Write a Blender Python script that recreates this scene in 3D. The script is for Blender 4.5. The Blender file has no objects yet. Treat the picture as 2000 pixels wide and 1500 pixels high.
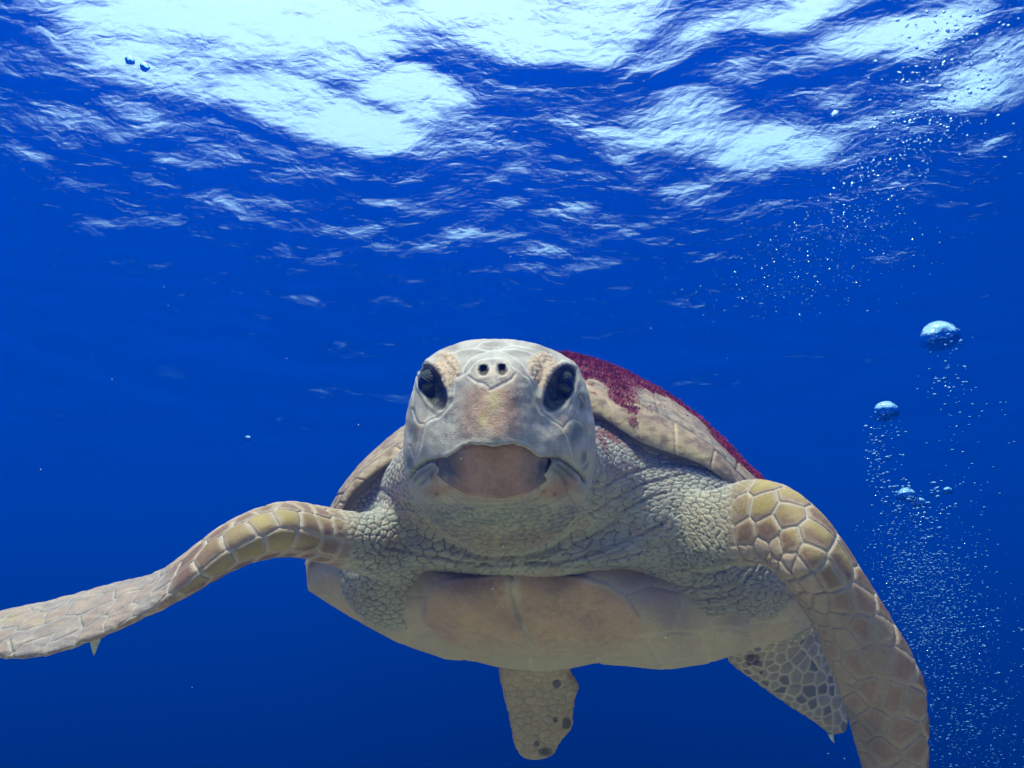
import bpy, bmesh, math, random
import numpy as np
from mathutils import Vector, Matrix, kdtree

R = math.radians
PITCH = 22.0                       # the lens looks up towards the surface
FPX = 1608.0                       # focal length in photograph pixels (2000 px wide)

# ------------------------------------------------------------------ camera
scene = bpy.context.scene
cam_data = bpy.data.cameras.new('camera')
cam = bpy.data.objects.new('camera', cam_data)
scene.collection.objects.link(cam)
cam.location = (0, 0, 0)
cam.rotation_euler = (R(90 + PITCH), 0, 0)
cam_data.sensor_width = 36.0
cam_data.lens = 36.0 * FPX / 2000.0
cam_data.clip_start = 0.02
cam_data.clip_end = 3000.0
scene.camera = cam

# ------------------------------------------------------------------ sky and sun
SUN_EL, SUN_AZ = 71.0, 212.0        # azimuth clockwise from +Y: the sun stands high behind the lens, to its left
world = bpy.data.worlds.new('World')
scene.world = world
world.use_nodes = True
wn = world.node_tree
wn.nodes.clear()
sky = wn.nodes.new('ShaderNodeTexSky')
sky.sky_type = 'NISHITA'
sky.sun_disc = False
sky.sun_elevation = R(SUN_EL)
sky.sun_rotation = R(SUN_AZ)
sky.air_density = 1.0
sky.dust_density = 3.0
sky.ozone_density = 1.0
bg = wn.nodes.new('ShaderNodeBackground')
bg.inputs['Strength'].default_value = 0.15
wout = wn.nodes.new('ShaderNodeOutputWorld')
cloud = wn.nodes.new('ShaderNodeMix')          # thin bright cloud over the blue
cloud.data_type = 'RGBA'
cloud.inputs[0].default_value = 0.75
cloud.inputs[7].default_value = (9.0, 9.0, 9.0, 1)
wn.links.new(sky.outputs[0], cloud.inputs[6])
wn.links.new(cloud.outputs[2], bg.inputs['Color'])
wn.links.new(bg.outputs[0], wout.inputs['Surface'])

sun_data = bpy.data.lights.new('sun', 'SUN')
sun = bpy.data.objects.new('sun', sun_data)
scene.collection.objects.link(sun)
sun_data.energy = 5.0
sun_data.angle = R(9)
sun_data.color = (1.0, 0.82, 0.68)
sd = Vector((math.sin(R(SUN_AZ)) * math.cos(R(SUN_EL)), math.cos(R(SUN_AZ)) * math.cos(R(SUN_EL)), math.sin(R(SUN_EL))))
sun.rotation_euler = sd.to_track_quat('Z', 'Y').to_euler()
sun.location = sd * 30

scene.view_settings.view_transform = 'Standard'
scene.view_settings.look = 'None'
scene.view_settings.exposure = 1.15
scene.view_settings.gamma = 1.0
scene.render.engine = 'CYCLES'
cy = scene.cycles
cy.max_bounces = 8
cy.diffuse_bounces = 2
cy.glossy_bounces = 4
cy.transmission_bounces = 6
cy.transparent_max_bounces = 24
cy.volume_bounces = 0
cy.use_denoising = True
cy.denoiser = 'OPENIMAGEDENOISE'
cy.sample_clamp_indirect = 6.0

# ------------------------------------------------------------------ helpers
def link(o, parent=None):
    scene.collection.objects.link(o)
    if parent is not None:
        o.parent = parent
    return o

def mesh_obj(name, verts, faces, mat=None, parent=None, smooth=True):
    me = bpy.data.meshes.new(name)
    me.from_pydata([tuple(v) for v in verts], [], faces)
    me.validate()
    me.update()
    if smooth:
        me.polygons.foreach_set('use_smooth', [True] * len(me.polygons))
    if mat:
        me.materials.append(mat)
    return link(bpy.data.objects.new(name, me), parent)

def grid_obj(name, P, mat=None, parent=None):
    """P: (rows, cols, 3) array"""
    r, c = P.shape[:2]
    idx = np.arange(r * c).reshape(r, c)
    q = np.stack([idx[:-1, :-1], idx[:-1, 1:], idx[1:, 1:], idx[1:, :-1]], -1).reshape(-1, 4)
    return fast_mesh(name, P.reshape(-1, 3), q, mat, parent)

def fast_mesh(name, V, Q, mat=None, parent=None, smooth=True):
    V = np.asarray(V, np.float32); Q = np.asarray(Q, np.int32)
    k = Q.shape[1]
    me = bpy.data.meshes.new(name)
    me.vertices.add(len(V)); me.vertices.foreach_set('co', V.ravel())
    me.loops.add(Q.size); me.loops.foreach_set('vertex_index', Q.ravel())
    me.polygons.add(len(Q))
    me.polygons.foreach_set('loop_start', np.arange(0, Q.size, k, dtype=np.int32))
    me.polygons.foreach_set('use_smooth', np.full(len(Q), smooth))
    me.update(calc_edges=True)
    if mat:
        me.materials.append(mat)
    return link(bpy.data.objects.new(name, me), parent)

class NT:
    def __init__(self, name):
        self.m = bpy.data.materials.new(name); self.m.use_nodes = True
        self.t = self.m.node_tree; self.t.nodes.clear()
        self.out = self.t.nodes.new('ShaderNodeOutputMaterial')
    def n(self, kind, **kw):
        nd = self.t.nodes.new('ShaderNode' + kind)
        for k, v in kw.items():
            if k.startswith('i_'):
                nd.inputs[k[2:].replace('_', ' ')].default_value = v
            else:
                setattr(nd, k, v)
        return nd
    def l(self, a, b):
        self.t.links.new(a, b)
    def math(self, op, a, b=None, c=None, clamp=False):
        nd = self.n('Math', operation=op, use_clamp=clamp)
        for i, x in enumerate((a, b, c)):
            if x is None: continue
            if isinstance(x, (int, float)): nd.inputs[i].default_value = x
            else: self.l(x, nd.inputs[i])
        return nd.outputs[0]
    def mix(self, fac, a, b, blend='MIX'):
        nd = self.n('Mix', data_type='RGBA', blend_type=blend)
        for s, x in ((nd.inputs['Factor'], fac), (nd.inputs[6], a), (nd.inputs[7], b)):
            if isinstance(x, (int, float)): s.default_value = x
            elif isinstance(x, tuple): s.default_value = x if len(x) == 4 else (*x, 1)
            else: self.l(x, s)
        return nd.outputs[2]
    def ramp(self, fac, a, b, lo=0.0, hi=1.0, interp='SMOOTHSTEP'):
        nd = self.n('MapRange', interpolation_type=interp)
        self.l(fac, nd.inputs[0])
        nd.inputs[1].default_value = a; nd.inputs[2].default_value = b
        nd.inputs[3].default_value = lo; nd.inputs[4].default_value = hi
        return nd.outputs[0]

# ------------------------------------------------------------------ the sea
SURF = 5.0           # surface above the lens, metres
FLOOR = -60.0        # foot of the added sand slope
BOUNCE_SHELF = -1.9         # unseen sand shelf, added to bounce light onto the belly
DENS = 0.168

def water_volume():
    t = NT('sea_water')
    v = t.n('VolumePrincipled')
    v.inputs['Color'].default_value = (0.0, 0.060, 0.60, 1)
    v.inputs['Absorption Color'].default_value = (0, 0.12, 0.46, 1)
    v.inputs['Density'].default_value = DENS
    v.inputs['Anisotropy'].default_value = 0.4
    t.l(v.outputs[0], t.out.inputs['Volume'])
    return t.m

def build_sea():
    # body of water: one closed box, the surface sheet and the sand inside it
    lo, hi = Vector((-260, -260, FLOOR - 1.0)), Vector((260, 260, SURF + 0.6))
    vs = [(x, y, z) for x in (lo.x, hi.x) for y in (lo.y, hi.y) for z in (lo.z, hi.z)]
    fs = [(0, 1, 3, 2), (4, 6, 7, 5), (0, 4, 5, 1), (2, 3, 7, 6), (0, 2, 6, 4), (1, 5, 7, 3)]
    w = mesh_obj('sea_water', vs, fs, water_volume(), smooth=False)
    w['kind'] = 'stuff'
    w['label'] = 'clear deep blue sea water filling the whole view'
    w['category'] = 'water'

    # surface sheet: swell as geometry, ripples as relief
    def axis(fine, step, far, grow):
        a = list(np.arange(0, fine, step)); s = step
        while a[-1] < far:
            s *= grow; a.append(a[-1] + s)
        return np.array(a)
    ax = axis(11, 0.055, 250, 1.10)
    xs = np.concatenate([-ax[:0:-1], ax])
    ay = axis(14, 0.055, 250, 1.10)
    by = axis(2, 0.2, 250, 1.2)
    ys = np.concatenate([-by[:0:-1], ay]) + 2.5
    X, Y = np.meshgrid(xs, ys)
    rng = np.random.RandomState(11)
    Z = np.zeros_like(X)
    # long swell: wave trains whose crests and troughs stand where the photograph shows the sky breaking through
    gpx, gpy = np.meshgrid(np.arange(-100, 2101, 30.0), np.arange(-60, 660, 13.0))
    gpx, gpy = gpx.ravel(), gpy.ravel()
    cp, sp = math.cos(R(PITCH)), math.sin(R(PITCH))
    dx, dz = (gpx - 1000) / FPX, (750 - gpy) / FPX
    v = np.stack([dx, cp - sp * dz, sp + cp * dz], 1); v /= np.linalg.norm(v, axis=1, keepdims=True)
    hit = v[:, :2] * (SURF / v[:, 2])[:, None]
    want = np.minimum(v[:, 2], .565)
    def area(poly):
        inside = np.zeros(len(gpx), bool); j = len(poly) - 1
        for i in range(len(poly)):
            (xi, yi), (xj, yj) = poly[i], poly[j]
            inside ^= ((yi > gpy) != (yj > gpy)) & (gpx < (xj - xi) * (gpy - yi) / (yj - yi + 1e-9) + xi); j = i
        return inside
    ell = lambda x, y, rx, ry: ((gpx - x) / rx) ** 2 + ((gpy - y) / ry) ** 2 < 1
    for e in [(60, 305, 100, 16), (110, 215, 90, 14), (390, 322, 70, 18), (560, 330, 60, 12), (830, 335, 95, 20), (600, 495, 95, 18), (1080, 512, 120, 28), (960, 470, 90, 16), (240, 425, 95, 18), (55, 90, 60, 40), (280, 230, 60, 12),
              (1130, 430, 90, 16), (1390, 440, 70, 12), (1900, 390, 90, 12), (760, 470, 60, 14), (1200, 640, 90, 10), (790, 597, 35, 9), (420, 420, 60, 14), (660, 300, 40, 10), (1640, 300, 60, 22)]:
        want[ell(*e)] = np.maximum(want[ell(*e)], .603)
    for e, c in [((1170, 180, 90, 19), .72), ((1330, 205, 62, 30), .70), ((1360, 268, 75, 36), .715), ((1490, 292, 125, 40), .71), ((1310, 352, 62, 20), .69), ((1235, 265, 62, 26), .70), ((1630, 212, 52, 22), .70), ((1960, 170, 55, 30), .69), ((1275, 118, 40, 30), .67), ((1860, 200, 60, 40), .66)]:
        want[ell(*e)] = c
    want[area([(60, -70), (140, 60), (110, 65), (190, 150), (330, 190), (400, 180), (520, 215), (540, 250), (640, 275), (740, 285), (830, 270), (945, 240), (930, 190), (860, 160), (800, 150), (780, 110), (850, 90), (900, 95), (960, 115), (1000, 105), (1110, 100), (1200, 85), (1290, 70), (1320, 30), (1360, -70)])] = .730
    want[ell(1365, 52, 66, 28)] = .730
    want[area([(1430, 155), (1520, 110), (1620, 90), (1700, 70), (1800, 30), (1900, -20), (1960, 20), (1900, 90), (1990, 110), (2010, 170), (1950, 180), (1850, 120), (1750, 112), (1640, 112), (1560, 140), (1480, 155)])] = .71
    want[area([(1420, -70), (1780, -70), (1640, 40), (1560, 60), (1480, 60)])] = .70
    for e in [(690, 25, 70, 16), (790, 95, 30, 24), (620, 150, 60, 10), (430, 150, 50, 10), (720, 215, 60, 10), (880, 60, 60, 12), (480, 90, 40, 9), (540, 35, 40, 12), (330, 100, 36, 10), (1080, 20, 60, 9)]:
        want[ell(*e)] = .655
    M = 360
    lam = .40 * (5.5 / .40) ** rng.rand(M); th = rng.normal(R(82), R(48), M); k = 2 * math.pi / lam
    kx, ky = k * np.cos(th), k * np.sin(th)
    ph = hit[:, :1] * kx[None] + hit[:, 1:] * ky[None]
    dirv = (v[:, :1] * kx[None] + v[:, 1:2] * ky[None]) / k[None]
    A = np.hstack([-np.sin(ph) * dirv, np.cos(ph) * dirv])
    rhs = v[:, 2] - want
    wgt = np.where(gpy < 330, 1.0, .6)
    A_, r_ = A * wgt[:, None], rhs * wgt
    At = np.ascontiguousarray(A_.T)
    sol = np.linalg.solve(At @ A_ + np.eye(2 * M) * 6.5, At @ r_)
    env = np.clip(1.5 - np.hypot(X, Y - 5) / 30, 0, 1).astype(np.float32)
    near = env > 0
    Xn, Yn = X[near].astype(np.float32), Y[near].astype(np.float32); Zn = np.zeros_like(Xn)
    for i in range(M):
        amp_, off_ = math.hypot(sol[i], sol[M + i]) / k[i], math.atan2(sol[M + i], sol[i])
        Zn += np.float32(amp_) * np.cos(np.float32(kx[i]) * Xn + np.float32(ky[i]) * Yn - np.float32(off_))
    Z[near] += Zn * env[near]
    # short wind ripples over it
    for i in range(60):
        lam = 0.28 * (1.6 / 0.28) ** rng.rand()
        th = rng.normal(R(80), R(40))
        k = 2 * math.pi / lam
        amp = 0.0016 * lam ** 1.05
        ph = rng.rand() * 6.283
        fade = np.clip(1.6 - np.hypot(X, Y) / (lam * 60), 0, 1)
        a = k * (X * math.cos(th) + Y * math.sin(th)) + ph
        Z += amp * fade * (np.sin(a) + 0.18 * np.sin(2 * a + 0.6))
    P = np.stack([X, Y, Z + SURF], -1)
    t = NT('water_surface')
    geo = t.n('NewGeometry')
    tc = t.n('TexCoord')
    mp = t.n('Mapping'); mp.inputs['Scale'].default_value = (1.0, 1.3, 1.0)
    mp.inputs['Rotation'].default_value = (0, 0, R(12))
    t.l(tc.outputs['Object'], mp.inputs['Vector'])
    n1 = t.n('TexNoise', i_Scale=2.2, i_Detail=3.0, i_Roughness=0.45, i_Distortion=0.3)
    t.l(mp.outputs[0], n1.inputs['Vector'])
    n2 = t.n('TexNoise', i_Scale=6.5, i_Detail=3.0, i_Roughness=0.5, i_Distortion=0.5)
    t.l(mp.outputs[0], n2.inputs['Vector'])
    b1 = t.n('Bump', i_Strength=1.0, i_Distance=0.027)
    t.l(t.math('ADD', n1.outputs[0], t.math('MULTIPLY', n2.outputs[0], 0.34)), b1.inputs['Height'])
    dot = t.n('VectorMath', operation='DOT_PRODUCT')
    t.l(b1.outputs[0], dot.inputs[0]); t.l(geo.outputs['Incoming'], dot.inputs[1])
    c = t.math('ABSOLUTE', dot.outputs['Value'])
    tr = t.ramp(c, 0.535, 0.745)
    tr = t.math('POWER', tr, 1.6)
    tr = t.math('MULTIPLY', tr, 0.98)
    gl = t.n('BsdfGlossy', i_Roughness=0.03)
    gl.inputs['Color'].default_value = (1, 1, 1, 1)
    t.l(b1.outputs[0], gl.inputs['Normal'])
    tp = t.n('BsdfTransparent')
    mx = t.n('MixShader')
    t.l(tr, mx.inputs[0]); t.l(gl.outputs[0], mx.inputs[1]); t.l(tp.outputs[0], mx.inputs[2])
    t.l(mx.outputs[0], t.out.inputs['Surface'])
    s = grid_obj('water_surface', P, t.m)
    s['kind'] = 'structure'

    # unseen sand shelf and slope, added to throw fill light upwards
    t = NT('bounce_sand')
    p = t.n('BsdfPrincipled', i_Roughness=0.95)
    nz = t.n('TexNoise', i_Scale=0.8, i_Detail=8.0)
    t.l(t.mix(nz.outputs[0], (0.62, 0.46, 0.29), (0.70, 0.53, 0.34)), p.inputs['Base Color'])
    t.l(p.outputs[0], t.out.inputs['Surface'])
    g = np.sinh(np.linspace(-5.2, 5.2, 200)) * 255 / math.sinh(5.2)
    X, Y = np.meshgrid(g, g)
    e = np.clip((np.hypot(X * 0.8, Y + 2) - 6.5) / 50.0, 0, 1)
    Z = BOUNCE_SHELF + (FLOOR - BOUNCE_SHELF) * e ** 0.8 + 0.05 * np.sin(X * 0.9 + np.sin(Y * 0.5) * 2) * np.cos(Y * 0.8)
    s = grid_obj('bounce_shelf', np.stack([X, Y, Z], -1), t.m)
    s['kind'] = 'structure'

build_sea()
# ------------------------------------------------------------------ the turtle
# Modelled in a frame of its own: x across, y along the swimming line (the nose points to -y), z up the back.
def P(px, py, d):
    return np.array([(px - 1000.0) / FPX * d, d, (750.0 - py) / FPX * d])

def UV(V):
    """face-plane coordinates of turtle-frame points, used to place scales, folds and pigment"""
    return 1000 + FPX * V[:, 0] / V[:, 1], 750 - FPX * V[:, 2] / V[:, 1]

def smooth01(x, a, b):
    t = np.clip((x - a) / (b - a), 0, 1)
    return t * t * (3 - 2 * t)

def catmull(pts, n):
    """resample rows of a control array smoothly"""
    pts = np.asarray(pts, float)
    m = len(pts)
    t = np.linspace(0, m - 1 - 1e-9, n)
    i = t.astype(int); f = (t - i)[:, None]
    g = lambda k: pts[np.clip(k, 0, m - 1)]
    p0, p1, p2, p3 = g(i - 1), g(i), g(i + 1), g(i + 2)
    return 0.5 * (2 * p1 + (p2 - p0) * f + (2 * p0 - 5 * p1 + 4 * p2 - p3) * f ** 2 + (3 * p1 - p0 - 3 * p2 + p3) * f ** 3)

def tube_faces(n, m):
    i = np.arange(n - 1)[:, None]; j = np.arange(m)[None]
    j2 = (j + 1) % m
    return np.stack([i * m + j, i * m + j2, (i + 1) * m + j2, (i + 1) * m + j], -1).reshape(-1, 4)

def loft(C, A, B, n=60, m=48, expo=2.0):
    """closed solid swept through centres C with half axes A, B; returns V, F and the resampled spine"""
    D = catmull(np.hstack([C, A, B]), n)
    c, a, b = D[:, :3], D[:, 3:6], D[:, 6:9]
    th = np.linspace(0, 2 * math.pi, m, endpoint=False)
    co, si = np.cos(th), np.sin(th)
    e = 2.0 / expo
    co = np.sign(co) * np.abs(co) ** e; si = np.sign(si) * np.abs(si) ** e
    V = c[:, None] + a[:, None] * co[None, :, None] + b[:, None] * si[None, :, None]
    F = tube_faces(n, m).tolist()
    F.append(list(range(m))[::-1]); F.append(list(range((n - 1) * m, n * m)))
    return V.reshape(-1, 3), F, (c, a, b)

def ellipsoid(c, r, nu=40, nv=24):
    u = np.linspace(0, 2 * math.pi, nu, endpoint=False); v = np.linspace(0.02, math.pi - 0.02, nv)
    V = np.stack([np.outer(np.sin(v), np.cos(u)) * r[0] + c[0], np.outer(np.sin(v), np.sin(u)) * r[1] + c[1],
                  np.outer(np.cos(v), np.ones(nu)) * r[2] + c[2]], -1)
    F = tube_faces(nv, nu).tolist(); F.append(list(range(nu))[::-1]); F.append(list(range((nv - 1) * nu, nv * nu)))
    return V.reshape(-1, 3), F

def rbf_fit(p, v, c=22.0):
    p = np.asarray(p, float); v = np.asarray(v, float)
    r = np.sqrt(((p[:, None] - p[None]) ** 2).sum(-1) + c * c)
    n = len(p)
    M = np.zeros((n + 3, n + 3)); M[:n, :n] = r - c; M[:n, n] = 1; M[:n, n + 1:] = p; M[n, :n] = 1; M[n + 1:, :n] = p.T
    w = np.linalg.solve(M + np.eye(n + 3) * 1e-9, np.concatenate([v, np.zeros(3)]))
    def f(q):
        q = np.asarray(q, float); sh = q.shape[:-1]; q = q.reshape(-1, 2)
        r = np.sqrt(((q[:, None] - p[None]) ** 2).sum(-1) + c * c) - c
        return (r @ w[:n] + w[n] + q @ w[n + 1:]).reshape(sh)
    return f

# ---- head
HEAD_OUT = [(970, 662), (905, 667), (858, 684), (830, 702), (814, 735), (801, 785), (790, 845), (788, 895), (796, 942), (815, 985),
            (845, 1020), (885, 1050), (930, 1073), (980, 1082), (1040, 1070), (1088, 1045), (1124, 1010), (1145, 975), (1158, 930),
            (1163, 870), (1157, 805), (1143, 750), (1122, 707), (1090, 688), (1045, 671), (1005, 663)]
HC = np.array([968.0, 862.0])
def head_solid():
    o = np.array(HEAD_OUT, float)
    ang = np.arctan2(o[:, 1] - HC[1], o[:, 0] - HC[0]); rad = np.hypot(*(o - HC).T)
    k = np.argsort(ang); ang, rad = ang[k], rad[k]
    th = np.linspace(-math.pi, math.pi, 180, endpoint=False)
    ro = np.interp(th, np.r_[ang - 2 * math.pi, ang, ang + 2 * math.pi], np.r_[rad, rad, rad])
    for _ in range(2): ro = (np.roll(ro, 1) + 2 * ro + np.roll(ro, -1)) / 4
    cps = []
    mid = [(668, 1.03), (685, .968), (705, .918), (725, .880), (755, .864), (800, .850), (840, .839), (868, .836), (890, .842), (925, .862),
           (955, .876), (972, .886), (1000, .908), (1030, .945), (1060, 1.0)]
    for y, d in mid: cps.append((966, y, d))
    side = {45: [(700, .932), (725, .895), (760, .874), (800, .864), (840, .856), (870, .852), (900, .860), (935, .878), (965, .893), (995, .913), (1035, .962)],
            80: [(690, .962), (718, .930), (750, .914), (790, .900), (830, .886), (870, .876), (893, .874), (920, .886), (960, .908), (1000, .938), (1040, .99)],
            120: [(703, .990), (725, .955), (755, .955), (800, .940), (840, .914), (870, .904), (895, .905), (918, .914), (945, .922), (975, .945), (1012, .99)],
            150: [(730, 1.0), (760, .985), (800, .972), (850, .952), (890, .950), (918, .955), (945, .966), (980, 1.0)],
            170: [(800, 1.008), (850, .992), (900, .990), (940, 1.005)]}
    for dx, l in side.items():
        for y, d in l:
            cps.append((968 - dx * 1.0, y, d)); cps.append((968 + dx * 1.04, y, d))
    dsil, dfr = 1.04, 0.84
    def base(q):
        v = q - HC; a = np.arctan2(v[..., 1], v[..., 0])
        g = np.clip(np.hypot(v[..., 0], v[..., 1]) / np.interp(a, np.r_[th, math.pi], np.r_[ro, ro[0]]), 0, 1)
        return dsil - (dsil - dfr) * np.sqrt(1 - g * g)
    cp = np.array(cps)
    q = cp[:, :2]; v = q - HC; a = np.arctan2(v[:, 1], v[:, 0])
    inside = np.hypot(v[:, 0], v[:, 1]) < 0.965 * np.interp(a, np.r_[th, math.pi], np.r_[ro, ro[0]])
    cp = cp[inside]; q = cp[:, :2]
    ov = HC + np.stack([np.cos(th), np.sin(th)], 1)[::6] * ro[::6, None]
    f = rbf_fit(np.vstack([q, ov]), np.r_[cp[:, 2] - base(q), np.zeros(len(ov))])
    rr = np.linspace(0.02, 1, 46)
    g = np.sin(rr * math.pi / 2)
    q = HC + g[:, None, None] * ro[None, :, None] * np.stack([np.cos(th), np.sin(th)], 1)[None]
    d = base(q) + f(q)
    X = (q[..., 0] - 1000) / FPX * d; Z = (750 - q[..., 1]) / FPX * d
    front = np.stack([X, d, Z], -1)
    rings = [front[i] for i in range(len(rr))]
    last = front[-1]; cen = last.mean(0)
    for dy, sc, dz in ((.02, .995, 0), (.05, .975, -.004), (.09, .93, -.01), (.14, .86, -.02), (.20, .78, -.03)):
        r = (last - cen) * sc + cen; r[:, 1] = last[:, 1] + dy; r[:, 2] += dz; rings.append(r)
    V = np.concatenate(rings); m = len(th); n = len(rings)
    F = tube_faces(n, m).tolist(); F.append(list(range(m))[::-1]); F.append(list(range((n - 1) * m, n * m)))
    return V, F

# ---- flippers: (middle px, half outline height px, depth, half chord along y, share of the height carried by the chord)
def flipper_left():
    st = [(905, 1030, 92, 1.45, .08, .1), (830, 1055, 86, 1.37, .085, .1), (760, 1066, 76, 1.29, .085, .15), (700, 1062, 65, 1.225, .085, .2), (640, 1047, 57, 1.175, .085, .2), (565, 1033, 54, 1.13, .09, .2),
          (495, 1047, 50, 1.105, .085, .25), (432, 1077, 48, 1.09, .085, .32), (372, 1117, 43, 1.09, .09, .5), (315, 1152, 39, 1.10, .095, .75),
          (250, 1177, 47, 1.11, .10, .92), (180, 1202, 54, 1.12, .10, .955), (110, 1224, 57, 1.13, .095, .97), (40, 1238, 57, 1.14, .08, .97), (-20, 1243, 45, 1.15, .055, .95), (-62, 1246, 14, 1.16, .02, .8)]
    C, A, B = [], [], []
    for x, y, h, d, ay, f in st:
        hh = h / FPX * d
        lead, trail = P(x, y + h * f, d - ay), P(x, y - h * f, d + ay)
        C.append((lead + trail) / 2); A.append((lead - trail) / 2); B.append((0.0, -0.15 * hh * math.sqrt(1 - f * f), hh * math.sqrt(1 - f * f)))
    return loft(np.array(C), np.array(A), np.array(B), n=90)

def flipper_right():
    # outer (leading) px, inner px, depth, extra depth of the inner edge, half thickness
    st = [((1190, 940), (1190, 1120), 1.48, .02, .07), ((1265, 955), (1255, 1125), 1.40, .02, .07), ((1345, 965), (1330, 1122), 1.29, .03, .07), ((1415, 952), (1390, 1112), 1.215, .03, .072),
          ((1488, 940), (1445, 1098), 1.16, .03, .074), ((1553, 962), (1480, 1092), 1.115, .03, .072), ((1612, 1014), (1510, 1105), 1.085, .03, .070), ((1655, 1072), (1533, 1138), 1.075, .03, .057),
          ((1694, 1133), (1562, 1178), 1.07, .035, .045), ((1738, 1203), (1588, 1226), 1.065, .04, .036), ((1784, 1280), (1605, 1275), 1.06, .05, .029),
          ((1811, 1345), (1630, 1338), 1.06, .05, .024), ((1817, 1412), (1652, 1408), 1.065, .05, .019), ((1819, 1482), (1672, 1480), 1.07, .05, .016),
          ((1812, 1555), (1700, 1555), 1.08, .04, .012), ((1785, 1615), (1745, 1615), 1.09, .02, .006)]
    C, A, B = [], [], []
    for o, i, d, dd, th in st:
        a, b = P(*o, d - dd * .5), P(*i, d + dd * .5)
        C.append((a + b) / 2); A.append((a - b) / 2)
        ax = (a - b) / np.linalg.norm(a - b)
        n = np.array([0, -1.0, 0]); n = n - ax * n.dot(ax); B.append(n / np.linalg.norm(n) * th)
    return loft(np.array(C), np.array(A), np.array(B), n=90)

def flipper_hind_mid():
    st = [((985, 1235), (1120, 1240), 1.66, .06), ((975, 1290), (1112, 1300), 1.69, .045), ((972, 1318), (1122, 1318), 1.70, .032), ((978, 1345), (1134, 1338), 1.71, .026), ((984, 1375), (1126, 1362), 1.72, .022), ((991, 1405), (1122, 1398), 1.73, .018),
          ((995, 1432), (1122, 1420), 1.735, .015), ((1000, 1455), (1098, 1448), 1.74, .012), ((1010, 1475), (1090, 1468), 1.745, .010), ((1026, 1488), (1070, 1482), 1.75, .006)]
    return plate_flipper(st)

def flipper_hind_right():
    st = [((1440, 1215), (1570, 1190), 1.56, .06), ((1418, 1283), (1590, 1228), 1.58, .045), ((1465, 1325), (1612, 1262), 1.59, .032), ((1512, 1360), (1632, 1310), 1.60, .024), ((1550, 1386), (1645, 1350), 1.605, .02), ((1580, 1405), (1652, 1378), 1.61, .016),
          ((1605, 1424), (1655, 1405), 1.615, .012), ((1626, 1440), (1652, 1428), 1.62, .007)]
    return plate_flipper(st)

def plate_flipper(st):
    C, A, B = [], [], []
    for l, r, d, th in st:
        a, b = P(*l, d - .015), P(*r, d + .02)
        C.append((a + b) / 2); A.append((a - b) / 2)
        ax = (a - b) / np.linalg.norm(a - b); n = np.array([0, -1.0, 0]); n = n - ax * n.dot(ax); B.append(n / np.linalg.norm(n) * th)
    return loft(np.array(C), np.array(A), np.array(B), n=50, m=40)

VOX = 0.0025
def remeshed(solids, vox):
    V, F, off = [], [], 0
    for v, f in solids:
        V += [tuple(x) for x in v]; F += [[i + off for i in q] for q in f]; off += len(v)
    me = bpy.data.meshes.new('lump'); me.from_pydata(V, [], F); me.update()
    o = link(bpy.data.objects.new('lump', me))
    md = o.modifiers.new('r', 'REMESH'); md.mode = 'VOXEL'; md.voxel_size = vox; md.use_smooth_shade = True
    dg = bpy.context.evaluated_depsgraph_get()
    em = o.evaluated_get(dg).to_mesh()
    v = np.zeros(len(em.vertices) * 3, np.float32); em.vertices.foreach_get('co', v)
    nq = len(em.polygons)
    li = np.zeros(len(em.loops), np.int32); em.loops.foreach_get('vertex_index', li)
    o.evaluated_get(dg).to_mesh_clear()
    bpy.data.objects.remove(o); bpy.data.meshes.remove(me)
    return v.reshape(-1, 3).astype(np.float64), li.reshape(nq, 4)

def edges_of(Q):
    e = np.concatenate([Q[:, [0, 1]], Q[:, [1, 2]], Q[:, [2, 3]], Q[:, [3, 0]]])
    return e

def laplace(V, E, deg, it, w=None, lam=0.6):
    n = len(V)
    for _ in range(it):
        S = np.stack([np.bincount(E[:, 0], V[E[:, 1], k], n) + np.bincount(E[:, 1], V[E[:, 0], k], n) for k in range(3)], 1) / deg[:, None]
        d = (S - V) * lam
        V = V + (d if w is None else d * w[:, None])
    return V

def normals(V, Q):
    a = V[Q[:, 2]] - V[Q[:, 0]]; b = V[Q[:, 3]] - V[Q[:, 1]]
    fn = np.cross(a, b)
    N = np.stack([sum(np.bincount(Q[:, c], fn[:, k], len(V)) for c in range(4)) for k in range(3)], 1)
    return N / (np.linalg.norm(N, axis=1, keepdims=True) + 1e-12)

def cells_kd(P3, S3):
    kd = kdtree.KDTree(len(S3))
    for i, q in enumerate(S3.tolist()): kd.insert(q, i)
    kd.balance()
    I = np.empty((len(P3), 3), int); D = np.empty((len(P3), 3))
    fn = kd.find_n
    for j, q in enumerate(P3.tolist()):
        r = fn(q, 3); I[j] = r[0][1], r[1][1], r[2][1]; D[j] = r[0][2], r[1][2], r[2][2]
    e = [(D[:, c] ** 2 - D[:, 0] ** 2) / (2 * np.linalg.norm(S3[I[:, 0]] - S3[I[:, c]], axis=1) + 1e-9) for c in (1, 2)]
    return I[:, 0], np.minimum(*e), D[:, 0]

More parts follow.
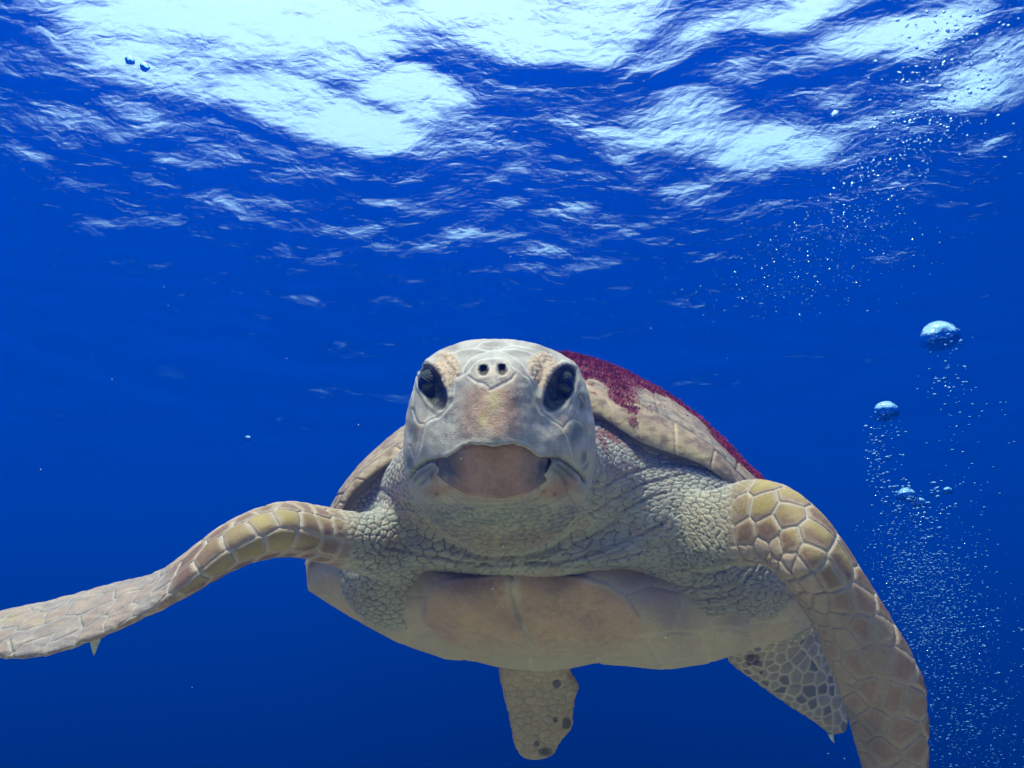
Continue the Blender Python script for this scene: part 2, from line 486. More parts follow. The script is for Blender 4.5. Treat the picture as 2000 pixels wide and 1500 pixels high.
def cells(Fv, Fs):
    """nearest and second nearest seed in feature space: index and distance to the shared border"""
    n = len(Fv); i1 = np.zeros(n, int); ed = np.zeros(n); d1o = np.zeros(n)
    Fs = Fs.astype(np.float32); s2 = (Fs ** 2).sum(1)
    for a in range(0, n, 20000):
        p = Fv[a:a + 20000].astype(np.float32)
        D = s2[None] - 2 * p @ Fs.T
        k = np.argpartition(D, 2, axis=1)[:, :3]
        r = np.arange(len(p))[:, None]
        dv = D[r, k]; o = np.argsort(dv, axis=1); k = k[r, o]; dv = dv[r, o]
        best = None
        for c in (1, 2):
            den = 2 * np.linalg.norm(Fs[k[:, 0]] - Fs[k[:, c]], axis=1) + 1e-9
            e = (dv[:, c] - dv[:, 0]) / den
            best = e if best is None else np.minimum(best, e)
        i1[a:a + 20000] = k[:, 0]; ed[a:a + 20000] = best
        d1o[a:a + 20000] = np.sqrt(np.maximum(dv[:, 0] + (p ** 2).sum(1), 0))
    return i1, ed, d1o

def seg_dist(px, py, poly, closed=False):
    poly = np.asarray(poly, float); d = np.full(len(px), 1e3)
    lo, hi = poly.min(0) - 45, poly.max(0) + 45
    sel = np.nonzero((px > lo[0]) & (px < hi[0]) & (py > lo[1]) & (py < hi[1]))[0]
    d[sel] = _seg_dist(px[sel], py[sel], poly, closed)
    return d

def _seg_dist(px, py, poly, closed):
    d = np.full(len(px), 1e3)
    m = len(poly) if closed else len(poly) - 1
    for i in range(m):
        a, b = poly[i], poly[(i + 1) % len(poly)]
        v = b - a; t = np.clip(((px - a[0]) * v[0] + (py - a[1]) * v[1]) / (v @ v + 1e-9), 0, 1)
        d = np.minimum(d, np.hypot(px - a[0] - t * v[0], py - a[1] - t * v[1]))
    return d

def in_poly(px, py, poly):
    poly = np.asarray(poly, float); r = np.zeros(len(px), bool); j = len(poly) - 1
    for i in range(len(poly)):
        xi, yi = poly[i]; xj, yj = poly[j]
        c = ((yi > py) != (yj > py)) & (px < (xj - xi) * (py - yi) / (yj - yi + 1e-12) + xi)
        r ^= c; j = i
    return r

def vnoise(p, seed=0):
    """smooth value noise, p: (n,3)"""
    rs = np.random.RandomState(seed); T = rs.rand(64, 64, 64).astype(np.float32)
    i = np.floor(p).astype(int); f = p - i; f = f * f * (3 - 2 * f); r = 0
    for dx in (0, 1):
        for dy in (0, 1):
            for dz in (0, 1):
                w = (f[:, 0] if dx else 1 - f[:, 0]) * (f[:, 1] if dy else 1 - f[:, 1]) * (f[:, 2] if dz else 1 - f[:, 2])
                r = r + w * T[(i[:, 0] + dx) % 64, (i[:, 1] + dy) % 64, (i[:, 2] + dz) % 64]
    return r
def fbm(p, o=4, seed=0):
    return sum(vnoise(p * 2 ** k + 7.3 * k, seed + k) * 0.5 ** k for k in range(o)) / (2 - 0.5 ** (o - 1))
# ---- one continuous body: head, neck, shoulders and four flippers
FL, FR = flipper_left(), flipper_right()
HM, HR = flipper_hind_mid(), flipper_hind_right()
def neck_solid():
    st = [(968, 880, 1.0, .112, .100), (978, 905, 1.10, .125, .100), (990, 930, 1.20, .160, .105), (1015, 960, 1.32, .225, .125), (1050, 1020, 1.46, .30, .16), (1075, 1060, 1.60, .32, .16)]
    C = [P(x, y, d) for x, y, d, _, _ in st]
    A = [(rx, -0.25 * rx * 0, 0) for _, _, _, rx, _ in st]; B = [(0, rz * .05, rz) for _, _, _, _, rz in st]
    return loft(np.array(C), np.array(A, float), np.array(B), n=60)[:2]
RIM = [  # rim px, crown px, rim depth, crown depth
    ((600, 1118), (597, 1100), 1.44, 1.47), ((640, 1045), (622, 1040), 1.39, 1.46), ((668, 997), (646, 993), 1.355, 1.46), ((690, 962), (666, 956), 1.34, 1.47), ((740, 917), (703, 908), 1.325, 1.49),
    ((790, 893), (750, 864), 1.315, 1.52), ((860, 850), (805, 822), 1.31, 1.56), ((960, 808), (895, 755), 1.305, 1.62), ((1065, 795), (1005, 706), 1.30, 1.66), ((1160, 808), (1100, 691), 1.295, 1.67),
    ((1203, 833), (1160, 704), 1.295, 1.66), ((1250, 862), (1222, 728), 1.295, 1.64), ((1300, 881), (1290, 765), 1.30, 1.62), ((1345, 896), (1345, 803), 1.305, 1.59), ((1387, 917), (1400, 853), 1.315, 1.56),
    ((1420, 946), (1450, 903), 1.335, 1.54), ((1442, 974), (1490, 942), 1.36, 1.53), ((1485, 1035), (1540, 1010), 1.40, 1.53), ((1540, 1120), (1583, 1105), 1.45, 1.55), ((1568, 1200), (1592, 1195), 1.50, 1.57)]
def roof_solid():
    # the soft skin that fills the arch under the front rim of the shell
    C, A, B = [], [], []
    for (rx, ry), _, dr, _ in RIM[1:18]:
        v = np.array([1050 - rx, 1090 - ry], float); v /= np.linalg.norm(v)
        q = np.array([rx, ry]) + v * 62
        C.append(P(q[0], q[1], dr + (.085 if rx > 1000 else .10))); A.append((v[0] * .075, 0, -v[1] * .075)); B.append((0, .085, 0))
    return loft(np.array(C), np.array(A), np.array(B), n=80, m=32)[:2]
lump = [neck_solid(), roof_solid(), FL[:2], FR[:2], HM[:2], HR[:2],
        ellipsoid(P(1065, 1075, 1.52), (.385, .23, .185)),
        ellipsoid(P(790, 1105, 1.43), (.115, .13, .11)), ellipsoid(P(1340, 1105, 1.43), (.22, .14, .115)),
        ellipsoid(P(835, 1035, 1.41), (.125, .14, .115)), ellipsoid(P(1245, 1000, 1.41), (.19, .155, .13)),
        ellipsoid(P(1020, 1057, 1.36), (.24, .17, .046)),
        ellipsoid(P(1050, 1185, 1.63), (.12, .14, .10)), ellipsoid(P(1490, 1170, 1.56), (.11, .12, .08))]
LV, LQ = remeshed(lump, .006)
LE = np.unique(np.sort(edges_of(LQ), axis=1), axis=0); ld = np.bincount(LE.ravel(), minlength=len(LV)).astype(float)
lx, ly = UV(LV)
soft = smooth01(lx, 560, 680) * np.clip(smooth01(lx, 1480, 1380) + 0, 0, 1) * (LV[:, 1] < 1.56)
LV = laplace(LV, LE, ld, 4)
LV = laplace(LV, LE, ld, 26, .15 + .85 * soft * (1 - .0 * soft))
BV, BQ = remeshed([head_solid(), (LV, LQ.tolist())], VOX)
BE = np.unique(np.sort(edges_of(BQ), axis=1), axis=0)
deg = np.bincount(BE.ravel(), minlength=len(BV)).astype(float)
px, py = UV(BV)
headw = smooth01(BV[:, 1], 1.10, 1.0)                      # 1 on the head
thin = ((px < 330) | ((py > 1200) & (px > 1560)) | (BV[:, 1] > 1.58)).astype(float)
BV = laplace(BV, BE, deg, 5)
BV = laplace(BV, BE, deg, 14, np.clip(1 - headw - thin, 0, 1))
BN = normals(BV, BQ)
print('BODY', len(BV))

# ---- shell
NPHI, = (380,)
def carapace_grid():
    D = catmull([[*a, *b, c, d] for a, b, c, d in RIM], NPHI)
    # evenly by control index, so phi in control units is easy to address
    phi = np.linspace(0, len(RIM) - 1, NPHI)
    rim, crn, dr, dc = D[:, :2], D[:, 2:4], D[:, 4], D[:, 5]
    ts = np.concatenate([np.linspace(0, 1, 90), np.linspace(1, 2, 40)[1:]])
    rows = []
    cen = np.array([1110.0, 1010.0])
    for t in ts:
        if t <= 1:
            s = math.sin(t * math.pi / 2); q = rim + (crn - rim) * s; d = dr + (dc - dr) * (1 - math.cos(t * math.pi / 2))
        else:
            u = t - 1
            q = crn + (cen - crn) * (1 - math.cos(u * math.pi / 2)) * .95; d = dc + (2.16 - dc) * math.sin(u * math.pi / 2)
        rows.append(np.stack([(q[:, 0] - 1000) / FPX * d, d, (750 - q[:, 1]) / FPX * d], -1))
    return np.array(rows), ts, phi
CG, CT, CPHI = carapace_grid()

UNDER_OUT = [(598, 1098), (640, 1040), (800, 980), (900, 960), (1000, 950), (1150, 960), (1300, 985), (1480, 1030), (1590, 1120), (1596, 1215), (1530, 1250), (1450, 1274), (1380, 1296), (1300, 1308), (1230, 1301), (1160, 1295),
             (1110, 1306), (1050, 1311), (965, 1301), (930, 1291), (870, 1287), (780, 1256), (700, 1213), (640, 1177), (602, 1152)]
UC = np.array([1090.0, 1160.0])
def under_grid():
    o = np.array(UNDER_OUT, float)
    ang = np.arctan2(o[:, 1] - UC[1], o[:, 0] - UC[0]); rad = np.hypot(*(o - UC).T)
    k = np.argsort(ang); ang, rad = ang[k], rad[k]
    th = np.linspace(-math.pi, math.pi, 420, endpoint=False)
    # walk along the polygon edges so that straight edges stay straight
    n = np.arange(len(o))
    ro = np.empty(len(th))
    oo = o[k]
    for i, t in enumerate(th):
        j = np.searchsorted(ang, t) % len(ang); a, b = oo[j - 1], oo[j]
        e = b - a; dvec = np.array([math.cos(t), math.sin(t)])
        M = np.array([dvec, -e]).T
        ro[i] = np.linalg.solve(M, a - UC)[0]
    cps = [(840, 1140, 1.245), (900, 1128, 1.232), (1000, 1119, 1.225), (1140, 1126, 1.225), (1225, 1165, 1.245), (850, 1200, 1.265), (1000, 1190, 1.245), (1150, 1195, 1.245), (1240, 1215, 1.265),
           (900, 1250, 1.30), (1000, 1262, 1.29), (1150, 1258, 1.29), (1300, 1255, 1.30), (760, 1190, 1.345), (700, 1160, 1.37), (640, 1130, 1.40), (760, 1220, 1.36), (1330, 1205, 1.29), (1420, 1215, 1.31),
           (1500, 1180, 1.33), (1560, 1160, 1.36), (1550, 1210, 1.39), (1440, 1250, 1.34), (1000, 1085, 1.27), (900, 1092, 1.28), (800, 1120, 1.32), (1120, 1090, 1.27), (1240, 1115, 1.285), (1400, 1110, 1.33), (1000, 1030, 1.30), (1150, 1030, 1.30), (850, 1030, 1.34)]
    cp = np.array(cps)
    dsil = 1.44
    ov = UC + np.stack([np.cos(th), np.sin(th)], 1)[::10] * ro[::10, None]
    f = rbf_fit(np.vstack([cp[:, :2], ov]), np.r_[cp[:, 2], np.full(len(ov), dsil)], c=30)
    rr = np.linspace(0.0004, 1, 110); g = np.sin(rr * math.pi / 2)
    q = UC + g[:, None, None] * ro[None, :, None] * np.stack([np.cos(th), np.sin(th)], 1)[None]
    d = f(q)
    rows = [np.stack([(q[i, :, 0] - 1000) / FPX * d[i], d[i], (750 - q[i, :, 1]) / FPX * d[i]], -1) for i in range(len(rr))]
    qo = q[-1]
    for u in np.linspace(0, 1, 24)[1:]:
        c = np.array([1110.0, 1090.0]); qq = qo + (c - qo) * (1 - math.cos(u * math.pi / 2)) * .9; dd = dsil + (2.12 - dsil) * math.sin(u * math.pi / 2)
        rows.append(np.stack([(qq[:, 0] - 1000) / FPX * dd, np.full(len(qq), dd), (750 - qq[:, 1]) / FPX * dd], -1))
    return np.array(rows), q
UG, UQ = under_grid()
# ---- scales, folds and pigment of the skin
px, py = UV(BV); dep = BV[:, 1]
rng = np.random.RandomState(5)
nV = len(BV)
facing = -BN[:, 1]
headm = smooth01(dep, 1.115, 1.05) * (px > 770) * (px < 1185) * (py < 1100)
def spine(S):
    c, a, b = S[2]
    L = np.r_[0, np.cumsum(np.linalg.norm(np.diff(c, axis=0), axis=1))]
    return c, a, b, L
def spine_coord(V, S):
    c, a, b, L = spine(S)
    i = np.empty(len(V), int)
    for k in range(0, len(V), 40000):
        D = (c ** 2).sum(1)[None] - 2 * V[k:k + 40000] @ c.T; i[k:k + 40000] = D.argmin(1)
    r = V - c[i]
    la = np.linalg.norm(a[i], axis=1); lb = np.linalg.norm(b[i], axis=1)
    th = np.arctan2((r * b[i]).sum(1) / lb ** 2, (r * a[i]).sum(1) / la ** 2)
    return i, L[i], th, np.linalg.norm(r, axis=1)
iL, uL, thL, rL = spine_coord(BV, FL)
iR, uR, thR, rR = spine_coord(BV, FR)
hind = ((dep > 1.47) & (py > 1212) & (px > 940)).astype(float)
mL = smooth01(px, 715, 625) * (1 - hind) * (dep < 1.33)
mR = smooth01(iR + (px - 1500) * .0, 20, 27) * (px > 1280) * (dep < 1.34) * (1 - hind) * (rR < .14)
neck = np.clip(1 - headm - mL - mR - hind, 0, 1)

disp = np.zeros(nV)                       # along the normal, metres
col = np.tile(np.array([.52, .46, .36]), (nV, 1))
def paint(mask, c, add=1.0):
    global col
    m = np.clip(mask * add, 0, 1)[:, None]
    col = col * (1 - m) + np.array(c)[None] * m
seam = np.full(nV, .02); tint = np.zeros((nV, 4)); tint[:, :3] = .3
n_big = fbm(BV * 9, 2, 1); n_mid = fbm(BV * 38, 3, 5); n_fine = fbm(BV * 140, 2, 9)

# neck and shoulder cells
def neck_warp(V):
    x, y = UV(V)
    zf = 1.4 + 1.0 * smooth01(x, 860, 1150)
    return np.stack([V[:, 0], V[:, 1] * .55, V[:, 2] * zf], 1)
cellr = np.full(nV, .0115)
def setr(mask, r):
    global cellr
    cellr = cellr * (1 - mask) + r * mask
bl = lambda x0, y0, rx, ry: np.exp(-((px - x0) / rx) ** 2 - ((py - y0) / ry) ** 2)
setr(bl(900, 1085, 110, 45), .0155); setr(bl(1060, 1095, 120, 40), .019); setr(bl(740, 990, 75, 80), .0085); setr(bl(700, 1060, 50, 60), .0085)
setr(bl(1350, 1010, 75, 55), .0078); setr(bl(1300, 910, 130, 45), .0088); setr(bl(1185, 985, 55, 85), .0165); setr(bl(1180, 1080, 70, 60), .019); setr(bl(1360, 1140, 150, 60), .0105)
setr(bl(760, 1150, 80, 50), .0105); setr(bl(880, 1000, 40, 60), .0125)
W = neck_warp(BV); cellr *= .84
cand = rng.permutation(np.nonzero((neck > .02) & (dep < 1.5))[0])[:26000]
acc = np.zeros((6000, 3)); accr = np.zeros(6000); acci = []; na = 0
for i in cand:
    p = W[i]; r = cellr[i]
    if na and (((acc[:na] - p) ** 2).sum(1) < (r + accr[:na]) ** 2 * .36).any(): continue
    acci.append(i); acc[na] = p; accr[na] = r; na += 1
acci = np.array(acci); accr = accr[:na]
ns = np.nonzero(neck > .01)[0]; ns = ns[(dep[ns] < 1.52)]
ni = np.zeros(nV, int); ne = np.full(nV, .02); 
ni[ns], ne[ns], _ = cells_kd(W[ns], W[acci])
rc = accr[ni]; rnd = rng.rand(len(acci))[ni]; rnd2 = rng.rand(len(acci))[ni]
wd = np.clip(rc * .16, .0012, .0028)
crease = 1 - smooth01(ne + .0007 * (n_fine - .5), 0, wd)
puff = 1 - np.exp(-np.maximum(ne, 0) / (rc * .28))
disp += neck * (puff * rc * .075 * (.4 + 1.2 * rnd) - crease * .0016)
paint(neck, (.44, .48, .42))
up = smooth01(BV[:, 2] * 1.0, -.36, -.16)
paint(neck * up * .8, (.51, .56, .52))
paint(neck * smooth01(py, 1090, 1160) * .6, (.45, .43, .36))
paint(neck * (rnd2 > .80) * smooth01(ne, .001, .004) * .45, (.46, .33, .22))
m_ = neck > .25
seam[m_] = (ne + .0009 * (n_fine - .5))[m_] + .004 * (1 - neck[m_]); tint[m_] = (.155, .165, .135, .85)  # darker crease skin, its tint also painting shade into the neck creases
paint(neck * (n_big > .56) * .25, (.50, .40, .28))
paint(neck * bl(1390, 1030, 70, 60) * .5, (.60, .57, .38))
paint(neck * bl(1190, 850, 45, 45) * smooth01(n_mid, .45, .6) * .9, (.22, .04, .05))
paint(neck * bl(1260, 905, 70, 18) * smooth01(n_mid, .42, .6) * .8, (.15, .05, .05))

# deep folds of the loose skin
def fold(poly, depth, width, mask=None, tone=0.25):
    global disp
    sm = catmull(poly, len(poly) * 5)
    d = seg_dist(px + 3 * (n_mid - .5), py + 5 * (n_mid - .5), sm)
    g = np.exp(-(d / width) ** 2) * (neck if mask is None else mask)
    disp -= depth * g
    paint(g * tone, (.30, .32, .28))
for pl, dp, w in [
    ([(795, 985), (835, 1035), (890, 1072), (960, 1092), (1040, 1085), (1105, 1058), (1150, 1010), (1170, 940)], .006, 5),
    ([(745, 1065), (850, 1088), (940, 1103), (1020, 1103), (1120, 1092), (1215, 1060), (1300, 1020)], .0035, 3),
    ([(905, 1112), (960, 1100), (1030, 1098), (1110, 1106), (1215, 1108)], .003, 2.6),
    ([(1120, 1062), (1180, 1035), (1230, 990), (1300, 960)], .003, 2.6), ([(1150, 1010), (1200, 975), (1260, 945), (1340, 925)], .003, 2.6),
    ([(1165, 960), (1220, 930), (1300, 905), (1380, 915)], .003, 2.4), ([(1180, 1100), (1250, 1080), (1320, 1055)], .0025, 2.4),
    ([(1250, 1120), (1330, 1145), (1410, 1142), (1462, 1108)], .003, 2.6), ([(1265, 1148), (1350, 1170), (1430, 1160), (1478, 1110)], .003, 2.6), ([(1310, 1108), (1390, 1122), (1452, 1100)], .0025, 2.4),
    ([(1330, 1185), (1410, 1185), (1465, 1160), (1488, 1110)], .003, 2.6), ([(1440, 1190), (1480, 1165), (1495, 1112)], .0025, 2.2), ([(1390, 1095), (1440, 1092), (1475, 1082)], .002, 2.2),
    ([(1508, 1150), (1502, 1105)], .002, 2), ([(1400, 1160), (1450, 1140), (1484, 1098)], .0022, 2.2),
    ([(735, 950), (780, 985), (800, 1030), (790, 1080)], .003, 3), ([(700, 1000), (760, 1020), (790, 1060)], .0025, 2.6), ([(690, 1100), (740, 1120), (780, 1160)], .0025, 2.6), ([(660, 1110), (690, 1150), (760, 1185)], .003, 2.6)]:
    fold(pl, dp, w)

# front flippers: rows of plates laid along the leading edge
def flipper_seeds(S, rows, u0, u1, sizef):
    c, a, b, L = spine(S); pts = []; info = []
    for deg_, sp, ph in rows:
        u = u0 + sp * ph * sizef(u0)
        while u < u1:
            k = np.searchsorted(L, u); k = min(k, len(L) - 1)
            th = R(deg_ + rng.normal(0, 4.5))
            p = c[k] + a[k] * math.cos(th) + b[k] * math.sin(th)
            n = a[k] / (a[k] @ a[k]) * math.cos(th) + b[k] / (b[k] @ b[k]) * math.sin(th); n /= np.linalg.norm(n)
            pts.append(np.r_[p, n]); info.append((deg_, u))
            u += sp * sizef(u) * rng.uniform(.82, 1.2)
    return np.array(pts), np.array(info)
NW = .018
feat = np.hstack([BV, BN * NW])
def apply_scales(mask, seeds, info, i, u, th, pale, dark, gl, groove, lift):
    global disp
    sel = np.nonzero(mask > .003)[0]
    k = np.zeros(nV, int); e = np.full(nV, .02)
    k[sel], e[sel], _ = cells(feat[sel], seeds * np.array([1, 1, 1, NW, NW, NW]))
    r1, r2 = rng.rand(len(seeds))[k], rng.rand(len(seeds))[k]
    g = 1 - smooth01(e + .0005 * (n_fine - .5), gl * .25, gl)
    disp += mask * (lift * (1 - np.exp(-np.maximum(e, 0) / .0032)) - groove * g)
    return k, e, r1, r2, g
sfL = lambda u: .62 + .45 * smooth01(np.array(u), .22, .36) + .35 * smooth01(np.array(u), .42, .52)
cL, aL, bL, LL = spine(FL)
rowsL = [(-14, .040, 0), (36, .033, .5), (68, .028, 0), (98, .024, .5), (128, .022, 0), (158, .022, .5), (-52, .030, .5), (-88, .025, 0), (-122, .022, .5), (-155, .022, 0)]
sL, fL = flipper_seeds(FL, rowsL, .10, LL[-1], sfL)
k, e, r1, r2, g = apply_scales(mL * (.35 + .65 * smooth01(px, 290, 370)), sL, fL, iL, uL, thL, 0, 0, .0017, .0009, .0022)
rowk = fL[k][:, 0]
inner = smooth01(px, 300, 360)
paint(mL, (.50, .44, .34))
big = mL * smooth01(e, .002, .008)
paint(big * inner * (np.abs(rowk - 11) < 75) * .9, (.235, .15, .085))
tc = (thL - np.radians(fL[k][:, 0]))
paint(big * inner * smooth01(tc, -.05, .35) * (np.abs(rowk - 11) < 60) * (.35 + .65 * r1), (.45, .40, .13))
paint(mL * (1 - inner) * (rowk > 20) * .9, (.37, .36, .345))
paint(big * (1 - inner) * (rowk < 20) * .85, (.36, .24, .165))
streak = fbm(np.stack([px * .05 - py * .02, py * .16 + px * .05, dep * 0], 1), 3, 71)
paint(mL * (1 - inner) * smooth01(streak, .56, .66) * .55, (.60, .53, .40)); paint(mL * (1 - inner) * smooth01(streak, .40, .30) * .5, (.30, .24, .19))
disp += mL * (1 - inner) * .0030 * (streak - .5)
paint(mL * (1 - inner) * (rowk > 20) * (r1 > .6) * smooth01(e, .001, .006) * .6, (.46, .37, .29))
paint(mL * (1 - inner) * bl(60, 1215, 75, 16) * smooth01(n_mid, .5, .62) * .5, (.50, .42, .12))
m_ = mL > .4
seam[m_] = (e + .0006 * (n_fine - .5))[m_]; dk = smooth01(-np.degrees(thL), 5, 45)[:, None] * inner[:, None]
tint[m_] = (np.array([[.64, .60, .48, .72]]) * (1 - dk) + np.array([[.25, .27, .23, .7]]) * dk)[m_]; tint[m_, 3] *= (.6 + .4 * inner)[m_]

sfR = lambda u: .60 + .42 * smooth01(np.array(u), .22, .34) + .4 * smooth01(np.array(u), .5, .66)
cR, aR, bR, LR = spine(FR)
rowsR = [(4, .038, 0), (40, .044, .5), (74, .038, 0), (104, .030, .5), (130, .026, 0), (156, .024, .5), (180, .022, 0), (-34, .036, .5), (-68, .032, 0), (-102, .028, .5), (-140, .024, 0)]
sR, fR = flipper_seeds(FR, rowsR, .10, LR[-1], sfR)
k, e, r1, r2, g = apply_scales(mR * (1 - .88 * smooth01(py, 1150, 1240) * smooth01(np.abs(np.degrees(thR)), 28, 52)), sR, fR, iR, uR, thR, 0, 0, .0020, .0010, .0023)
rowk = np.abs(fR[k][:, 0])
blade = smooth01(py, 1120, 1200) * (px > 1540)
paint(mR, (.50, .43, .32))
big = mR * smooth01(e, .002, .009)
paint(big * (rowk < 85) * .9, (.25, .16, .09))
paint(big * (1 - blade) * (rowk < 85) * smooth01(np.radians(fR[k][:, 0]) - thR, -.12, .25) * (.45 + .55 * r1), (.47, .42, .14))
paint(mR * blade * (rowk > 30) * .9, (.40, .345, .26))
paint(big * blade * (rowk > 30) * (rowk < 140) * (r1 > .35) * smooth01(e + .004 * (n_mid - .5), .004, .010) * .6, (.36, .22, .14))
paint(mR * blade * bl(1700, 1440, 30, 50) * .6, (.14, .14, .12)); paint(mR * blade * bl(1665, 1400, 14, 26) * .5, (.16, .18, .16))
m_ = mR > .4
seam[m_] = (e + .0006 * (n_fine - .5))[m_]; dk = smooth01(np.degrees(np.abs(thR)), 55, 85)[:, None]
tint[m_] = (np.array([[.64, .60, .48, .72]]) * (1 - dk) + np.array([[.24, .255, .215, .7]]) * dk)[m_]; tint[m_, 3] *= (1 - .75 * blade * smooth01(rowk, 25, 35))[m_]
# puckered skin inside the elbow
pk = np.exp(-((px - 1485) / 75) ** 2 - ((py - 1095) / 45) ** 2) * (py > 1040)
ang = np.arctan2(py - 1088, px - 1484)
disp -= .0016 * pk * np.clip(np.sin(ang * 26 + 6 * n_mid) - .2, 0, 1)

# hind flippers: small dark pebbles
hc = np.nonzero(hind > .3)[0]
cand = rng.permutation(hc)[:9000]; hs = []
for i in cand:
    p = feat[i]; r = .021 if (n_big[i] > .5) else .014
    if hs and (((np.array([q[0] for q in hs]) - p) ** 2).sum(1) < r * r).any(): continue
    hs.append((p, r))
hs = np.array([q[0] for q in hs])
k, e, d1 = cells(feat[hc], hs); r1 = rng.rand(len(hs))[k]
hm = np.zeros(nV); hm[hc] = smooth01(e, .001, .005); hr = np.zeros(nV); hr[hc] = r1
right = (px > 1350)
he = np.full(nV, .02); he[hc] = e
m_ = (hind > .5) & right; seam[m_] = he[m_]; tint[m_] = (.60, .57, .48, .6)
m_ = (hind > .5) & ~right; seam[m_] = (he + .002 * (n_mid - .5))[m_]; tint[m_] = (.26, .26, .21, .45)
paint(hind, (.48, .42, .33)); paint(hind * right * smooth01(py - (px - 1420) * .55, 1330, 1270) * .8, (.62, .58, .50))
disp += hind * hm * .0018 * np.where(right, 1.3, .5)
paint(hind * hm * right * .75, (.25, .235, .20)); paint(hind * hm * right * (hr > .7) * .7, (.10, .12, .115))
paint(hind * hm * (~right) * (hr > .62) * smooth01(n_mid, .4, .6) * .5, (.36, .22, .14))
for x, y, rx, ry in [(1106, 1412, 11, 14), (1066, 1468, 14, 10), (1088, 1335, 9, 9), (1048, 1452, 6, 6), (1085, 1405, 5, 6)]:
    paint(hind * smooth01(np.hypot((px - x) / rx, (py - y) / ry) + .5 * (n_mid - .5), 1.1, .75) * .9, (.09, .09, .075))
for x, y, rx, ry in [(1470, 1288, 16, 14), (1485, 1312, 5, 4)]:
    paint(hind * smooth01(np.hypot((px - x) / rx, (py - y) / ry), 1.1, .7) * .9, (.10, .06, .05))

# head
hm_ = headm
front = hm_ * smooth01(facing, -.25, .05)
paint(hm_, (.51, .555, .52))
paint(hm_ * smooth01(py, 905, 965) * .9, (.45, .455, .39))
paint(hm_ * smooth01(py, 1010, 1060) * .6, (.46, .35, .24))
paint(front * smooth01(n_mid, .45, .7) * smooth01(py, 960, 860) * .35, (.50, .52, .48))
# snout: warm horn in the middle, bluish grey on the flanks
sn = lambda x0, y0, rx, ry, s=.6: smooth01(np.hypot((px - x0) / rx, (py - y0) / ry) + s * (n_mid - .5), 1.15, .35) * front
paint(sn(962, 800, 75, 85) * .95, (.58, .43, .30))
paint(sn(925, 805, 34, 60) * .6, (.60, .42, .31)); paint(sn(1000, 805, 30, 50) * .6, (.50, .33, .24))
paint(sn(975, 825, 22, 26) * .5, (.42, .28, .19))
paint(sn(963, 783, 15, 24) * .7, (.62, .58, .22)); paint(sn(941, 822, 13, 22) * .7, (.62, .58, .22))
paint(sn(960, 748, 40, 14) * .8, (.62, .64, .60)); paint(sn(1030, 790, 22, 60) * .7, (.40, .44, .42)); paint(sn(905, 745, 20, 22) * .4, (.50, .52, .50))
paint(sn(1045, 855, 26, 26) * .55, (.36, .40, .37)); paint(sn(1085, 862, 24, 40) * .35, (.40, .42, .38)); paint(sn(862, 885, 22, 18) * .5, (.42, .47, .46))
paint(front * smooth01(py, 856, 864) * smooth01(py, 888, 874) * (px > 895) * (px < 1035) * .7, (.47, .54, .52))
hs_ = fbm(np.stack([px * .16, py * .03, dep * 0], 1), 3, 73); ms_ = fbm(np.stack([px * .07, py * .07, dep * 0], 1), 4, 75)
paint(front * smooth01(py, 740, 780) * smooth01(py, 905, 880) * smooth01(hs_, .52, .66) * .32, (.36, .37, .34)); paint(front * smooth01(py, 905, 880) * smooth01(ms_, .53, .63) * .30, (.66, .64, .58)); paint(front * smooth01(py, 900, 880) * smooth01(ms_, .44, .34) * .35, (.37, .35, .30))
disp += front * smooth01(py, 905, 880) * .0022 * (ms_ - .5)
# crown plates
for x, y, rx, ry in [(915, 690, 28, 8), (1018, 690, 30, 8), (925, 717, 16, 14), (1012, 718, 16, 14), (960, 672, 26, 6), (1060, 680, 20, 7), (880, 678, 18, 7), (965, 708, 22, 7)]:
    paint(sn(x, y, rx * 1.25, ry * 1.3, .3) * .9, (.31, .31, .28))
for x, y, rx, ry in [(814, 846, 15, 24), (1119, 846, 19, 28), (800, 905, 9, 18), (1142, 900, 9, 20), (1135, 785, 9, 18), (806, 800, 7, 20), (850, 800, 10, 8)]:
    paint(sn(x, y, rx * 1.2, ry * 1.2, .7) * .85, (.13, .17, .16))
for x, y, rx, ry in [(822, 835, 14, 30), (1100, 830, 16, 22), (815, 880, 10, 18), (1120, 890, 16, 18)]:
    paint(sn(x, y, rx, ry) * .5, (.62, .48, .33))
for x, y, rx, ry in [(848, 932, 12, 18), (856, 958, 34, 20), (1105, 945, 34, 26), (1080, 962, 32, 16), (1095, 920, 8, 14)]:
    paint(sn(x, y, rx, ry) * .8, (.46, .30, .19))
for x, y, rx, ry in [(884, 948, 12, 8), (1047, 948, 11, 10), (1084, 966, 6, 6), (853, 965, 7, 6), (843, 928, 5, 10), (1062, 960, 6, 4)]:
    paint(sn(x, y, rx, ry, .3) * .8, (.16, .15, .13))
